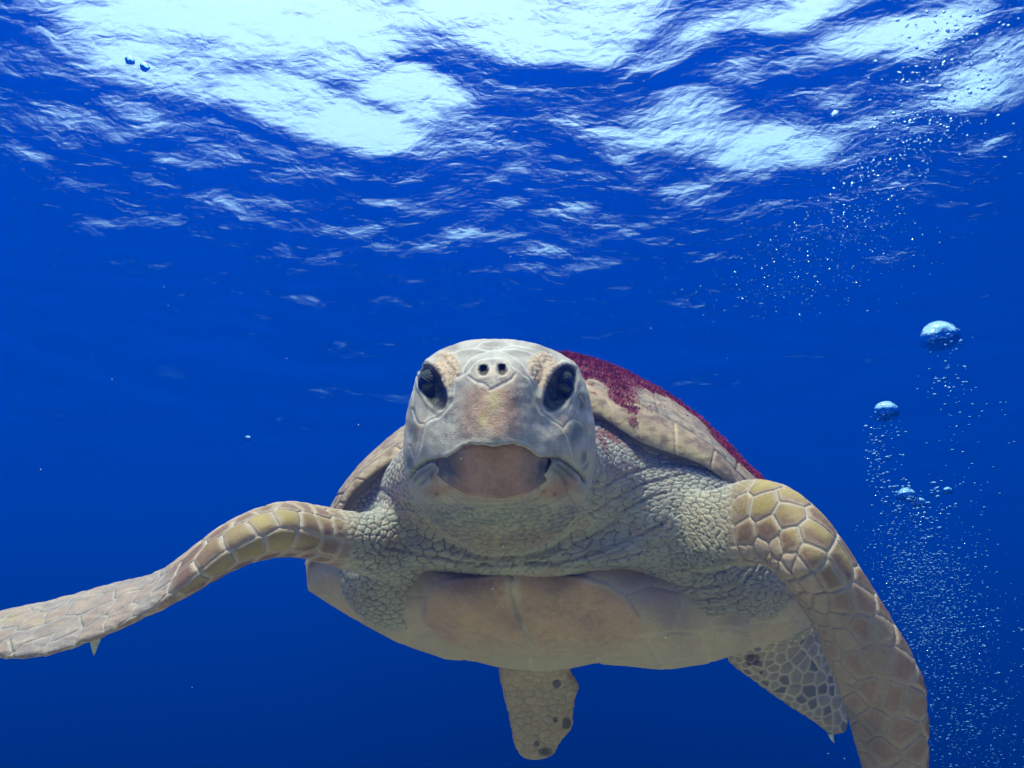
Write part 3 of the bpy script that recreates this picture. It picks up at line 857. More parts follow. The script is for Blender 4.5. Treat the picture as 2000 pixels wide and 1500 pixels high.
LINES = [[(901, 732), (912, 708), (935, 692), (958, 684), (973, 684), (998, 694), (1022, 714), (1035, 737)], [(916, 724), (928, 708), (948, 700), (967, 698), (985, 702), (1003, 718), (1012, 726)],
         [(878, 690), (900, 682), (927, 679), (956, 684)], [(976, 683), (1000, 680), (1024, 683), (1048, 694)], [(927, 679), (940, 670), (960, 664)], [(980, 680), (1000, 674), (1044, 680), (1075, 692)], [(967, 699), (966, 686)], [(1000, 674), (985, 665)],
         [(892, 746), (888, 772), (883, 794), (866, 812), (839, 825), (830, 842), (824, 871), (819, 889)], [(1013, 726), (1031, 743), (1042, 772), (1050, 803), (1072, 820), (1097, 838), (1108, 864), (1114, 889)],
         [(892, 746), (897, 734), (918, 724)], [(806, 800), (815, 825), (830, 830)], [(800, 870), (808, 893), (820, 890)], [(793, 915), (808, 920), (824, 905)], [(1097, 838), (1120, 818), (1140, 830)], [(1114, 889), (1130, 915), (1146, 905), (1150, 880)],
         [(1132, 770), (1146, 800), (1152, 850)], [(1120, 818), (1128, 800), (1130, 780)], [(915, 735), (930, 745), (950, 752), (957, 762), (975, 752), (995, 742), (1006, 730)], [(826, 712), (812, 745), (806, 790)]]
for pl in LINES:
    d = seg_dist(px + 4 * (n_mid - .5), py + 4 * (n_mid - .5), catmull(pl, len(pl) * 6))
    gg = np.exp(-(d / 2.0) ** 2) * front
    dm_ = d * dep / FPX * 1.15; m_ = (front > .4) & (dm_ < seam); seam[m_] = dm_[m_]; tint[m_] = (.66, .65, .58, .62); tint[m_, 3] *= smooth01(n_mid, .25, .6)[m_]
    disp -= .0009 * gg
    paint(np.exp(-(d / 3.2) ** 2) * front * .35, (.70, .69, .64))
# ridges that the lines cap on the flanks of the snout
for pl in LINES[8:10]:
    d = seg_dist(px, py, catmull(pl, 40)); disp += .0022 * np.exp(-(d / 7) ** 2) * front
# granular brow
for x, y, rx, ry in [(872, 722, 26, 36), (1060, 722, 30, 36)]:
    m = smooth01(np.hypot((px - x) / rx, (py - y) / ry), 1.15, .8) * front
    sel = np.nonzero(m > .01)[0]
    cs = rng.permutation(sel); ss = []
    for i in cs[:1500]:
        if ss and (((BV[ss] - BV[i]) ** 2).sum(1) < .0056 ** 2).any(): continue
        ss.append(i)
    k, e, d1 = cells(BV[sel], BV[ss])
    b_ = smooth01(e, 0, .0022)
    disp[sel] += m[sel] * .0022 * b_
    mm = np.zeros(nV); mm[sel] = m[sel]; paint(mm * .8, (.64, .55, .41))
    mm[sel] = m[sel] * b_ * (rng.rand(len(ss))[k] > .5); paint(mm * .5, (.52, .37, .24))
# fine wrinkles of throat and jaw skin
thr = hm_ * smooth01(py, 965, 1010)
wob = py + .0012 * (px - 968) ** 2 + 9 * (n_mid - .5) + 14 * (n_big - .5)
disp += thr * .0011 * np.sin(wob * .75) + thr * .0006 * np.sin(wob * 1.7 + 3)
tw3 = np.stack([BV[:, 0] / 2.2, BV[:, 1] * .4, BV[:, 2]], 1); ts_ = np.nonzero(thr > .02)[0]
ee = np.full(nV, .02); _, ee[ts_], _ = cells_kd(tw3[ts_], tw3[rng.permutation(ts_)[:420]])
disp -= thr * .0011 * (1 - smooth01(ee, 0, .0012))
m_ = (thr > .4) & (ee < seam); seam[m_] = (ee + .0012 * (1 - thr))[m_]; tint[m_] = (.20, .21, .17, .6)
lines2 = [[(880, 985), (930, 988), (985, 986), (1040, 975), (1060, 962)], [(905, 972), (950, 978), (1000, 977)], [(1095, 925), (1110, 960), (1125, 985)], [(870, 960), (900, 985), (940, 1000)], [(1020, 995), (1070, 985), (1110, 965)]]
for pl in lines2:
    d = seg_dist(px + 6 * (n_mid - .5), py + 6 * (n_mid - .5), catmull(pl, 30)); gg = np.exp(-(d / 1.8) ** 2) * front
    disp -= .0012 * gg; paint(gg * .35, (.22, .24, .21))
# eyes: sockets, lids
EYES = [(846, 754, 24, 52, -26), (1092, 758, 27, 52, 27)]
shift = np.zeros((nV, 3))
for x, y, rx, ry, tilt in EYES:
    ca, sa = math.cos(R(tilt)), math.sin(R(tilt))
    lx = (px - x) * ca + (py - y) * sa; ly = -(px - x) * sa + (py - y) * ca
    # tilt turns the long axis so that its lower end leans to the snout
    rn = np.hypot(lx / rx, ly / ry)
    m = smooth01(rn, 1.05, .55) * front
    shift[:, 1] += .016 * m
    ring = np.exp(-((rn - 1.12) / .14) ** 2) * front
    disp += .0016 * ring
    lid = smooth01(rn, 1.06, .92) * front
    paint(lid * .97, (.034, .043, .040))
    paint(lid * smooth01(n_fine, .52, .7) * .35, (.15, .17, .15))
    disp += lid * (.0014 * np.sin(rn * 40 + 5 * n_mid) + .0016 * (n_fine - .5))
    disp += .0016 * np.exp(-((rn - .72) / .07) ** 2) * front
    paint(front * np.exp(-((rn - 1.14) / .1) ** 2) * smooth01(ly, 5, 30) * .4, (.55, .50, .42))
for pl in ([(822, 708), (838, 700), (858, 712), (872, 738), (881, 772)], [(1120, 712), (1102, 702), (1080, 712), (1064, 738), (1054, 775)]):
    d = seg_dist(px, py, catmull(pl, 30)); gg = np.exp(-(d / 7.5) ** 2) * front
    shift[:, 1] -= .0075 * gg; shift[:, 2] -= .002 * gg
# nostrils
for x, y in ((944, 723), (980, 722)):
    rn = np.hypot((px - x) / 10.5, (py - y) / 12.5)
    m = smooth01(rn, 1.0, .55) * front
    shift[:, 1] += .020 * m
    paint(smooth01(rn, .95, .8) * front * .9, (.05, .055, .05))
    disp += .0016 * np.exp(-((rn - 1.35) / .25) ** 2) * front
    paint(front * np.exp(-((rn - 1.4) / .3) ** 2) * .5, (.62, .60, .53))
# mouth
MOUTH = [(846, 903), (870, 898), (886, 889), (902, 876), (918, 869), (940, 870), (962, 872), (985, 869), (1005, 868), (1024, 874), (1042, 888), (1060, 897), (1082, 898), (1076, 908), (1056, 934), (1024, 956), (988, 966), (950, 967), (914, 957), (880, 936), (858, 914)]
rag = 4 * (n_mid - .5) + 5 * (n_fine - .5)
ins = in_poly(px, py + rag, MOUTH); dm = seg_dist(px, py + rag, MOUTH, True) * np.where(ins, -1, 1)
mo = smooth01(dm, 1.0, -5.0) * front
shift[:, 1] += .032 * mo * (1 - .7 * smooth01(py, 925, 958))
paint(smooth01(dm, 0, -3) * front * .85 * smooth01(py, 950, 920), (.13, .13, .12))
disp += .0016 * np.exp(-((dm - 5) / 4) ** 2) * front * (py < 910)
paint(np.exp(-((dm - 2) / 3) ** 2) * front * smooth01(py, 905, 925) * .35, (.48, .44, .35))
paint(sn(964, 962, 90, 26, .5) * .6, (.45, .35, .265))
paint(sn(960, 1000, 120, 26, .6) * .5, (.40, .45, .40))
for pl in ([(848, 906), (862, 922), (885, 946), (915, 962)], [(1078, 906), (1062, 924), (1046, 938), (1015, 960)]):
    d = seg_dist(px + 4 * (n_mid - .5), py, catmull(pl, 24)); paint(np.exp(-((d - 2) / 3.4) ** 2) * front * (dm > -1) * .55, (.52, .60, .57))
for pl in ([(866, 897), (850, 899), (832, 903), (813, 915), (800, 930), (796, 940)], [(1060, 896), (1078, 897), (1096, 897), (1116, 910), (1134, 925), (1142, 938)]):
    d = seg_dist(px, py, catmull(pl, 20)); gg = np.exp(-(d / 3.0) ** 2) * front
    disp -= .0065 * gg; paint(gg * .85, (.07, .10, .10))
for pl in ([(1082, 905), (1100, 915), (1118, 932)], [(1080, 915), (1098, 928), (1108, 945)], [(1088, 903), (1108, 918), (1125, 936)], [(845, 910), (825, 922), (808, 938)], [(850, 915), (838, 930), (822, 945)]):
    d = seg_dist(px, py, catmull(pl, 20)); gg = np.exp(-(d / 3.2) ** 2) * front
    disp -= .0013 * gg; paint(gg * .6, (.10, .14, .135))
for x, y, rx, ry in [(1104, 919, 32, 17), (827, 921, 26, 15), (1066, 912, 14, 12), (866, 910, 14, 11)]:
    paint(sn(x, y, rx, ry, .5) * .55, (.20, .25, .235))

disp += .0005 * (n_fine - .5) * 2
wrink = np.clip(neck + .8 * thr, 0, 1)
BV2 = BV + BN * disp[:, None] + shift
col = np.clip(col * np.array([1.13, .84, .68]) * (.86 + .24 * n_mid[:, None]) * (.94 + .12 * n_fine[:, None]), 0.01, .9)
def skin_material(name, bump=0.0012, rough=0.55, attr='pigment', seams=False):
    t = NT(name)
    p = t.n('BsdfPrincipled', i_Roughness=rough)
    p.inputs['Specular IOR Level'].default_value = 0.25
    p.inputs['Subsurface Weight'].default_value = 0.0
    a = t.n('Attribute', attribute_name=attr)
    tc = t.n('TexCoord')
    n1 = t.n('TexNoise', i_Scale=260.0, i_Detail=4.0, i_Roughness=0.65); t.l(tc.outputs['Object'], n1.inputs['Vector'])
    n2 = t.n('TexNoise', i_Scale=45.0, i_Detail=3.0); t.l(tc.outputs['Object'], n2.inputs['Vector'])
    f = t.ramp(n1.outputs[0], .3, .7, .86, 1.10, 'LINEAR')
    f2 = t.ramp(n2.outputs[0], .3, .7, .92, 1.06, 'LINEAR')
    mul = t.n('VectorMath', operation='SCALE'); t.l(a.outputs['Color'], mul.inputs[0]); t.l(t.math('MULTIPLY', f, f2), mul.inputs['Scale'])
    base = mul.outputs[0]; extra = None
    if seams:
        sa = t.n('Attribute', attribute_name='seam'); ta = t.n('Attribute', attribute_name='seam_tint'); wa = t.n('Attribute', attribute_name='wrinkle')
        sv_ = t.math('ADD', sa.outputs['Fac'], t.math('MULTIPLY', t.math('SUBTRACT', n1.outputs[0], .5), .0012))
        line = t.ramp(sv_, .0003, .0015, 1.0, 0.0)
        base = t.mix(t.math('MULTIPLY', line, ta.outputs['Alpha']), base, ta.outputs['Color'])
        mp = t.n('Mapping'); mp.inputs['Scale'].default_value = (1.0, .5, 1.9); t.l(tc.outputs['Object'], mp.inputs['Vector'])
        nw = t.n('TexNoise', i_Scale=25.0, i_Detail=2.0); t.l(mp.outputs[0], nw.inputs['Vector'])
        wv = t.n('VectorMath', operation='MULTIPLY_ADD'); t.l(nw.outputs['Color'], wv.inputs[0]); wv.inputs[1].default_value = (.03, .03, .03); t.l(mp.outputs[0], wv.inputs[2])
        vw = t.n('TexVoronoi', i_Scale=125.0, feature='DISTANCE_TO_EDGE'); t.l(wv.outputs[0], vw.inputs['Vector'])
        wl = t.math('MULTIPLY', t.ramp(vw.outputs[0], .0, .09, 1.0, 0.0), wa.outputs['Fac'])
        base = t.mix(t.math('MULTIPLY', wl, .35), base, (.17, .18, .145))
        extra = t.math('SUBTRACT', t.math('MULTIPLY', t.ramp(sv_, 0.0, .003), 1.6), t.math('MULTIPLY', wl, .7))
    t.l(base, p.inputs['Base Color'])
    vo = t.n('TexVoronoi', i_Scale=330.0, feature='DISTANCE_TO_EDGE'); t.l(tc.outputs['Object'], vo.inputs['Vector'])
    h = t.math('ADD', n1.outputs[0], t.math('MULTIPLY', t.ramp(vo.outputs[0], 0, .12), .35))
    if extra is not None: h = t.math('ADD', h, extra)
    b = t.n('Bump', i_Strength=0.7, i_Distance=bump); t.l(h, b.inputs['Height']); t.l(b.outputs[0], p.inputs['Normal'])
    t.l(p.outputs[0], t.out.inputs['Surface'])
    return t.m

WARM = np.array([1.13, .84, .68])
def set_pigment(o, c):
    at = o.data.attributes.new('pigment', 'FLOAT_COLOR', 'POINT')
    at.data.foreach_set('color', np.hstack([c, np.ones((len(c), 1))]).astype(np.float32).ravel())

BASE = np.array([0.06, 1.36, -0.24])
TURTLE = bpy.data.objects.new('sea_turtle', None); link(TURTLE)
TURTLE.empty_display_size = 0.2
rot = Matrix.Rotation(R(PITCH), 4, 'X')
TURTLE.location = rot @ Vector(BASE)
TURTLE.rotation_euler = (R(PITCH), 0, 0)
TURTLE['label'] = 'pale scaly sea turtle with spread front flippers and crimson algae on its shell'
TURTLE['category'] = 'turtle'
SKIN = skin_material('turtle_skin', rough=.48, seams=True)
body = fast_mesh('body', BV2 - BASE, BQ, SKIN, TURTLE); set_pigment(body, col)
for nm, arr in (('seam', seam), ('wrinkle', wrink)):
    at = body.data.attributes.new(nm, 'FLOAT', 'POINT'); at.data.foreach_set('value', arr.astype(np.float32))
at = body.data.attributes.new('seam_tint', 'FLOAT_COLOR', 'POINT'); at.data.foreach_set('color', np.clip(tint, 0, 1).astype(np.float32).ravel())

# ---- shell plates: a dark under-layer and one proud plate per scute
def split_scutes(name, G, quad_idx, lab, edge, lift, width, pig, mat, parent, labels=None):
    """G (N,3) points, quads, label per vertex-quad, border distance per vertex (metres)"""
    out = []
    N = normals(G, quad_idx)
    h = lift * smooth01(edge, 0, width) - np.where(np.isscalar(lift), .0015, .0010)
    V = G + N * h[:, None]
    for l in np.unique(lab):
        if l < 0: continue
        q = quad_idx[lab == l]
        used, inv = np.unique(q, return_inverse=True)
        o = fast_mesh(name if not labels else labels[l], V[used] - BASE, inv.reshape(-1, 4), mat, parent)
        set_pigment(o, pig[used] * WARM); out.append(o)
    return out

nr, nc = CG.shape[:2]
CV = CG.reshape(-1, 3).copy()
ci = np.arange(nr * nc).reshape(nr, nc)
CQ = np.stack([ci[:-1, :-1], ci[:-1, 1:], ci[1:, 1:], ci[1:, :-1]], -1).reshape(-1, 4)
Nc = normals(CV, CQ)
cpx, cpy = UV(CV)
if (Nc * np.array([0, -1, .6])).sum(1).mean() < 0: CQ = CQ[:, ::-1]; Nc = -Nc
tt = np.repeat(CT, nc); ph = np.tile(CPHI, nr)
cn = fbm(CV * 14, 3, 21); cf = fbm(CV * 70, 3, 25)
tw = tt + .03 * (fbm(CV * 12, 2, 31) - .5)
mb = [0, 1.2, 2.35, 3.5, 5.1, 6.8, 8.6, 10.0, 11.05, 12.45, 14.0, 15.55, 17.0, 18.2, 19.01]
cb = [0, 2.8, 5.9, 9.3, 11.8, 14.9, 17.6, 19.01]
mi = np.searchsorted(mb, ph, 'right'); c2 = np.searchsorted(cb, ph + .35 * (tw - .6), 'right')
T1, T2, T3 = .40, .98, 1.45
row = np.where(tw < T1, 0, np.where(tw < T2, 1, np.where(tw < T3, 2, 3)))
clab = np.where(row == 0, mi, np.where(row == 1, 40 + c2, np.where(row == 2, 80 + np.searchsorted(cb[::2], ph, 'right'), 120)))
# border distances measured on the grid spacing
du = np.gradient(CG, axis=1); su = np.linalg.norm(du, axis=2).ravel() / (CPHI[1] - CPHI[0]); dv = np.gradient(CG, axis=0); sv = np.linalg.norm(dv, axis=2).ravel() / np.maximum(np.repeat(np.gradient(CT), nc), 1e-6)
def dist_to(vals, arr): return np.min(np.abs(arr[:, None] - np.array(vals)[None]), axis=1)
phs = ph + .35 * (tw - .6)
de = np.where(row == 0, dist_to(mb[1:-1], ph), dist_to(cb[1:-1], phs)) * su
dt = dist_to([T1, T2, T3], tw) * sv
cedge = np.minimum(de, dt)
qlab = clab[CQ]; ql = qlab[:, 0]
cp_ = np.tile(np.array([.40, .34, .25]), (len(CV), 1))
def mixc(c, m, k):
    m = np.clip(m, 0, 1)[:, None]; return c * (1 - m) + np.array(k)[None] * m
mg = (row == 0)
cp_ = mixc(cp_, mg * 1.0, (.52, .44, .29)); cp_ = mixc(cp_, mg * smooth01(tt, .24, .05) * .8, (.56, .52, .28)); cp_ = mixc(cp_, mg * smooth01(cf + .4 * (cn - .5), .5, .62) * .7, (.33, .24, .16))
cp_ = mixc(cp_, (row == 1) * smooth01(cn, .35, .55) * .85, (.27, .275, .24)); cp_ = mixc(cp_, (row >= 1) * smooth01(cf, .5, .62) * .6, (.46, .38, .28)); cp_ = mixc(cp_, mg * smooth01(tt, .16, .36) * smooth01(cn, .4, .55) * .7, (.30, .24, .18))
cp_ = mixc(cp_, smooth01(cedge, .004, .001) * mg * .6, (.62, .56, .42))
an = fbm(CV * 16, 4, 61)
dens = smooth01(tt + 1.0 * (an - .5) + .16 * smooth01(ph, 11.6, 10.2) + .5 * (fbm(CV * 45, 3, 67) - .5), .54, .64) * (ph > 7.6) * (ph < 18.4) * (tt < 1.5)
dens = np.maximum(dens, .9 * smooth01(np.hypot((cpx - 1285) / 28, (cpy - 800) / 12) + 1.2 * (an - .5), 1.0, .6) * (tt < 1))
dens = np.maximum(dens, .8 * smooth01(np.hypot((cpx - 1215) / 42, (cpy - 775) / 22) + 1.4 * (an - .5), 1.0, .6) * (tt < 1))
dens = np.maximum(dens, .7 * smooth01(np.hypot((cpx - 1235) / 16, (cpy - 825) / 18) + 1.4 * (an - .5), 1.0, .6) * (tt < 1))
dens *= np.clip(1 - .9 * smooth01(ph, 10.6, 12.2) * smooth01(tt + .5 * (an - .5), .84, .70), 0, 1)
cp_ = mixc(cp_, smooth01(dens, .25, .8) * .85, (.24, .03, .05))
cq_ = fbm(np.stack([CV[:, 0] * 50, CV[:, 1] * 50, CV[:, 2] * 140], 1), 3, 99)
cp_ = mixc(cp_, smooth01(cq_, .52, .64) * .5 * (1 - dens), (.60, .52, .38)); cp_ = mixc(cp_, smooth01(cq_, .46, .36) * .55 * (1 - dens), (.20, .16, .12))
SHELL = skin_material('shell_horn', bump=.0022, rough=.6)
low = CV - Nc * .006
# close the rim: roll the front edge under
inn = []
for k_, (f_, dd_) in enumerate(((.0, .010), (18.0, .030), (40.0, .05))):
    q = np.array([[1050, 1090]]) - np.stack(UV(CG[0]), 1); q /= np.linalg.norm(q, axis=1, keepdims=True)
    x, y = UV(CG[0]); d = CG[0][:, 1] + dd_
    x = x + q[:, 0] * f_; y = y + q[:, 1] * f_
    inn.append(np.stack([(x - 1000) / FPX * d, d, (750 - y) / FPX * d], -1))
allg = np.vstack([np.array(inn[::-1]).reshape(-1, 3), low]); ai = np.arange(len(allg)).reshape(nr + 3, nc)
aq = np.stack([ai[:-1, :-1], ai[:-1, 1:], ai[1:, 1:], ai[1:, :-1]], -1).reshape(-1, 4)
carapace = fast_mesh('carapace', allg - BASE, aq, SHELL, TURTLE)
set_pigment(carapace, np.tile(np.array([.34, .28, .20]), (len(allg), 1)))
names = {}
for l in np.unique(ql): names[l] = 'marginal_scute' if l < 40 else 'costal_scute' if l < 80 else 'vertebral_scute' if l < 120 else 'rear_shell'
cg_ = fbm(np.stack([CV[:, 0] * 60, CV[:, 1] * 60, CV[:, 2] * 160], 1), 3, 97)
CVd = CV + Nc * (.004 * (cn - .5) + .0022 * (cf - .5) + .0012 * (cg_ - .5))[:, None]
split_scutes('scute', CVd, CQ, ql, cedge, .0030, .0035, cp_, SHELL, carapace, names)

# under-shell
un, um = UG.shape[:2]
UVv = UG.reshape(-1, 3).copy(); UQd = tube_faces(un, um)
Nu = normals(UVv, UQd)
if -Nu[:um * 60, 1].mean() < 0: UQd = UQd[:, ::-1]; Nu = -Nu
ux, uy = UV(UVv); front_u = np.arange(len(UVv)) < um * 112
S1 = [(840, 1142), (868, 1131), (930, 1126), (985, 1117), (997, 1117), (999, 1150), (1008, 1190), (1022, 1225), (1045, 1258), (1062, 1282), (1000, 1287), (900, 1268), (848, 1238), (824, 1200), (831, 1165)]
S2 = [(997, 1117), (1060, 1118), (1140, 1124), (1190, 1138), (1225, 1164), (1247, 1195), (1256, 1230), (1215, 1270), (1150, 1288), (1062, 1282), (1045, 1258), (1022, 1225), (1008, 1190), (999, 1150)]
seeds_u = np.array([(1300, 1200), (1345, 1207), (1425, 1205), (1500, 1195), (1565, 1170), (1330, 1262), (1420, 1250), (1510, 1235), (700, 1175), (625, 1130), (770, 1215), (860, 1272), (960, 1296), (1110, 1298), (1230, 1288), (770, 1110), (900, 1095), (1050, 1090), (1200, 1100), (1350, 1110), (1480, 1110)], float)
uw = fbm(UVv * 10, 2, 41); un_ = fbm(UVv * 30, 3, 43); uf = fbm(UVv * 120, 3, 45)
wx, wy = ux + 10 * (uw - .5), uy + 8 * (uw - .5)
i1 = in_poly(ux, uy, S1); i2 = in_poly(ux, uy, S2) & ~i1
k, e, d1 = cells(np.stack([wx, wy * 1.6], 1), seeds_u * np.array([1, 1.6]))
d1_ = seg_dist(ux, uy, S1, True); d2_ = seg_dist(ux, uy, S2, True)
ulab = np.where(i1, 0, np.where(i2, 1, 2 + k)); ulab = np.where(front_u, ulab, 60)
fadeL = smooth01(uy, 1195, 1235); mid_ = np.minimum(d1_, d2_)
seam_mid = np.abs(ux - (997 + np.clip(uy - 1120, 0, 200) ** 2 * .0022))
ued = np.where(plate_ := (i1 | i2), np.minimum(np.minimum(d1_, d2_) + 60 * fadeL, np.where(i1, d1_, d2_) + 60 * fadeL * (seam_mid > 12)), np.minimum(e, mid_ + 60 * fadeL)) * UVv[:, 1] / FPX
up_ = np.tile(np.array([.46, .42, .33]), (len(UVv), 1))
plate = (i1 | i2)
fadeP = smooth01(uy + 16 * (un_ - .5), 1225, 1285)
up_ = mixc(up_, plate * (1 - .75 * fadeP), (.48, .36, .262)); up_ = mixc(up_, smooth01(un_, .48, .64) * .45, (.50, .40, .29)); up_ = mixc(up_, plate * smooth01(uf + un_ * .6, .85, 1.0) * .4, (.33, .23, .15))
up_ = mixc(up_, smooth01(uy + 14 * (un_ - .5), 1250, 1300) * .6, (.45, .44, .36)); up_ = mixc(up_, (~plate) * smooth01(ued, .006, .001) * .6, (.52, .50, .42))
up_ = mixc(up_, plate * smooth01(ued, .013, .003) * smooth01(uy, 1215, 1150) * .85, (.62, .58, .49)); up_ = mixc(up_, plate * smooth01(np.abs(ux - (997 + np.clip(uy - 1120, 0, 200) ** 2 * .0022)), 8, 2) * .6, (.47, .46, .40))  # pale highlight painted along the plate's front rim; greyer midline seam
UNDER = skin_material('plastron_horn', bump=.0008, rough=.5)
plastron = fast_mesh('plastron', UVv - Nu * .007 - BASE, UQd, UNDER, TURTLE)
set_pigment(plastron, np.tile(np.array([.42, .38, .30]), (len(UVv), 1)))
liftu = np.where(plate, .0015 + .0045 * smooth01(uy, 1230, 1170), .0018)
UVd = UVv + Nu * (.0015 * (un_ - .5))[:, None]
split_scutes('plastron_scute', UVd, UQd, ulab[UQd][:, 0], ued, liftu, np.where(plate, .006, .006), up_, UNDER, plastron)

# ---- eyes
def ball(name, c, r, mat, parent, nu=48, nv=32):
    v, f = ellipsoid(c, (r, r, r), nu, nv)
    return mesh_obj(name, v - BASE, f, mat, parent)
t = NT('eyeball_wet'); p = t.n('BsdfPrincipled', i_Roughness=0.30)
tc = t.n('TexCoord'); gn = t.n('TexNoise', i_Scale=30.0); t.l(tc.outputs['Object'], gn.inputs['Vector'])
t.l(t.mix(gn.outputs[0], (.006, .008, .009), (.018, .018, .016)), p.inputs['Base Color']); t.l(p.outputs[0], t.out.inputs['Surface'])
EYE = t.m
t = NT('pupil_black'); p = t.n('BsdfPrincipled', i_Roughness=0.3); p.inputs['Base Color'].default_value = (.004, .004, .006, 1); t.l(p.outputs[0], t.out.inputs['Surface']); PUP = t.m
LID = skin_material('eyelid_skin', bump=.002, rough=.6)
def cap(name, c, r, axis, ang, parent, squash=1.0):
    axis = np.array(axis, float); axis /= np.linalg.norm(axis)
    s_ = np.cross(axis, [0, 1, 0.2]); s_ /= np.linalg.norm(s_); q_ = np.cross(axis, s_)
    u = np.linspace(0, 2 * math.pi, 64, endpoint=False); rows = []
    for a_ in np.linspace(.02, R(ang), 26):
        w_ = 1 + .020 * np.sin(a_ * 34 + np.sin(u * 2) * .9) + .012 * np.sin(a_ * 71 + u)
        rows.append(c + r * w_[:, None] * (axis * math.cos(a_) + (np.cos(u)[:, None] * s_ + np.sin(u)[:, None] * q_) * math.sin(a_)))
    edge = rows[-1] - (rows[-1] - c) * .16; rows.append(edge)
    V_ = np.array(rows).reshape(-1, 3)
    o = fast_mesh(name, V_ - BASE, tube_faces(len(rows), 64), LID, parent)
    n_ = fbm(V_ * 160, 3, 81)[:, None]
    set_pigment(o, np.array([[.024, .030, .027]]) * (.6 + .9 * n_)); return o
for x, y, r, sx in ((843, 750, .0165, -1), (1093, 752, .0172, 1)):
    c = P(x, y, .9855); o3 = np.array([.60 * sx, -.80, 0])
    eo = ball('eye', c, r, EYE, TURTLE)
    v, f = ellipsoid(c + o3 * r * .60, (r * .43, r * .43, r * .43), 32, 20)
    mesh_obj('pupil', v - BASE, f, PUP, eo)
    cap('eyelid', c, r * 1.10, (-.30 * sx, -.30, .90), 66, eo)
    cap('eyelid', c, r * 1.08, (-.25 * sx, -.40, -.90), 52, eo)

# ---- lower beak
bx = np.linspace(852, 1076, 100)
bot = np.interp(bx, [852, 858, 880, 914, 950, 988, 1024, 1056, 1076], [908, 914, 936, 957, 967, 966, 956, 934, 908]) + 3
gx = np.tile(bx, (60, 1)); gy = 850 + np.linspace(0, 1, 60)[:, None] * (bot - 850)[None]
bd = .866 + .046 * (np.abs(gx - 964) / 100) ** 3.2 + .011 * (gy - 870) / 100 + .06 * np.clip((np.interp(gx, [850, 885, 905, 930, 1005, 1025, 1045, 1080], [903, 889, 877, 870, 869, 876, 889, 898]) + 2 - gy) / 16, 0, 1)
LB = np.stack([(gx - 1000) / FPX * bd, bd, (750 - gy) / FPX * bd], -1)
t_ = LB.reshape(-1, 3)
lb = grid_obj('lower_beak', LB - BASE, UNDER, TURTLE)
sol = lb.modifiers.new('thickness', 'SOLIDIFY'); sol.thickness = .008; sol.offset = 1 if False else -1
ln = fbm(t_ * 60, 3, 51)
c_ = np.tile(np.array([.46, .31, .22]), (len(t_), 1)); gxx, gyy = gx.ravel(), gy.ravel()
c_ = mixc(c_, smooth01(np.hypot((gxx - 967) / 34, (gyy - 905) / 46) + .5 * (ln - .5), 1.1, .2) * .5, (.30, .19, .11)); c_ = mixc(c_, smooth01(np.abs(gxx - 964) + 14 * (ln - .5), 40, 70) * smooth01(gyy, 962, 918) * .95, (.085, .13, .135)); c_ = mixc(c_, smooth01(gyy, 950, 968) * .5, (.52, .42, .30))  # beak corners painted dark teal to stand for the shaded gaps there
c_ = mixc(c_, smooth01(ln, .48, .62) * .5, (.54, .38, .28)); c_ = mixc(c_, smooth01(ln, .44, .34) * .5, (.30, .19, .125)); c_ = mixc(c_, smooth01(gyy, 905, 872) * .35, (.30, .20, .14))
set_pigment(lb, c_ * WARM)

# ---- claws
HORN = skin_material('claw_horn', rough=.4)
def claw(p0, p1, r):
    p0, p1 = np.array(p0), np.array(p1); n = 9; ax = p1 - p0; L = np.linalg.norm(ax)
    side = np.cross(ax, [0, 1, 0]); side /= np.linalg.norm(side); w = np.cross(ax, side); w /= np.linalg.norm(w)
    C = [p0 + ax * s + side * L * .12 * s * s for s in np.linspace(0, 1, n)]
    A = [side * r * (1 - .93 * s ** 1.3) for s in np.linspace(0, 1, n)]; B = [w * r * .8 * (1 - .93 * s ** 1.3) for s in np.linspace(0, 1, n)]
    v, f, _ = loft(np.array(C), np.array(A), np.array(B), n=18, m=12)
    o = mesh_obj('claw', v - BASE, f, HORN, TURTLE); set_pigment(o, np.tile(np.array([.62, .58, .46]), (len(v), 1)))
claw(P(188, 1238, 1.075), P(179, 1279, 1.07), .0085)
claw(P(1622, 1432, 1.615), P(1627, 1452, 1.615), .006)

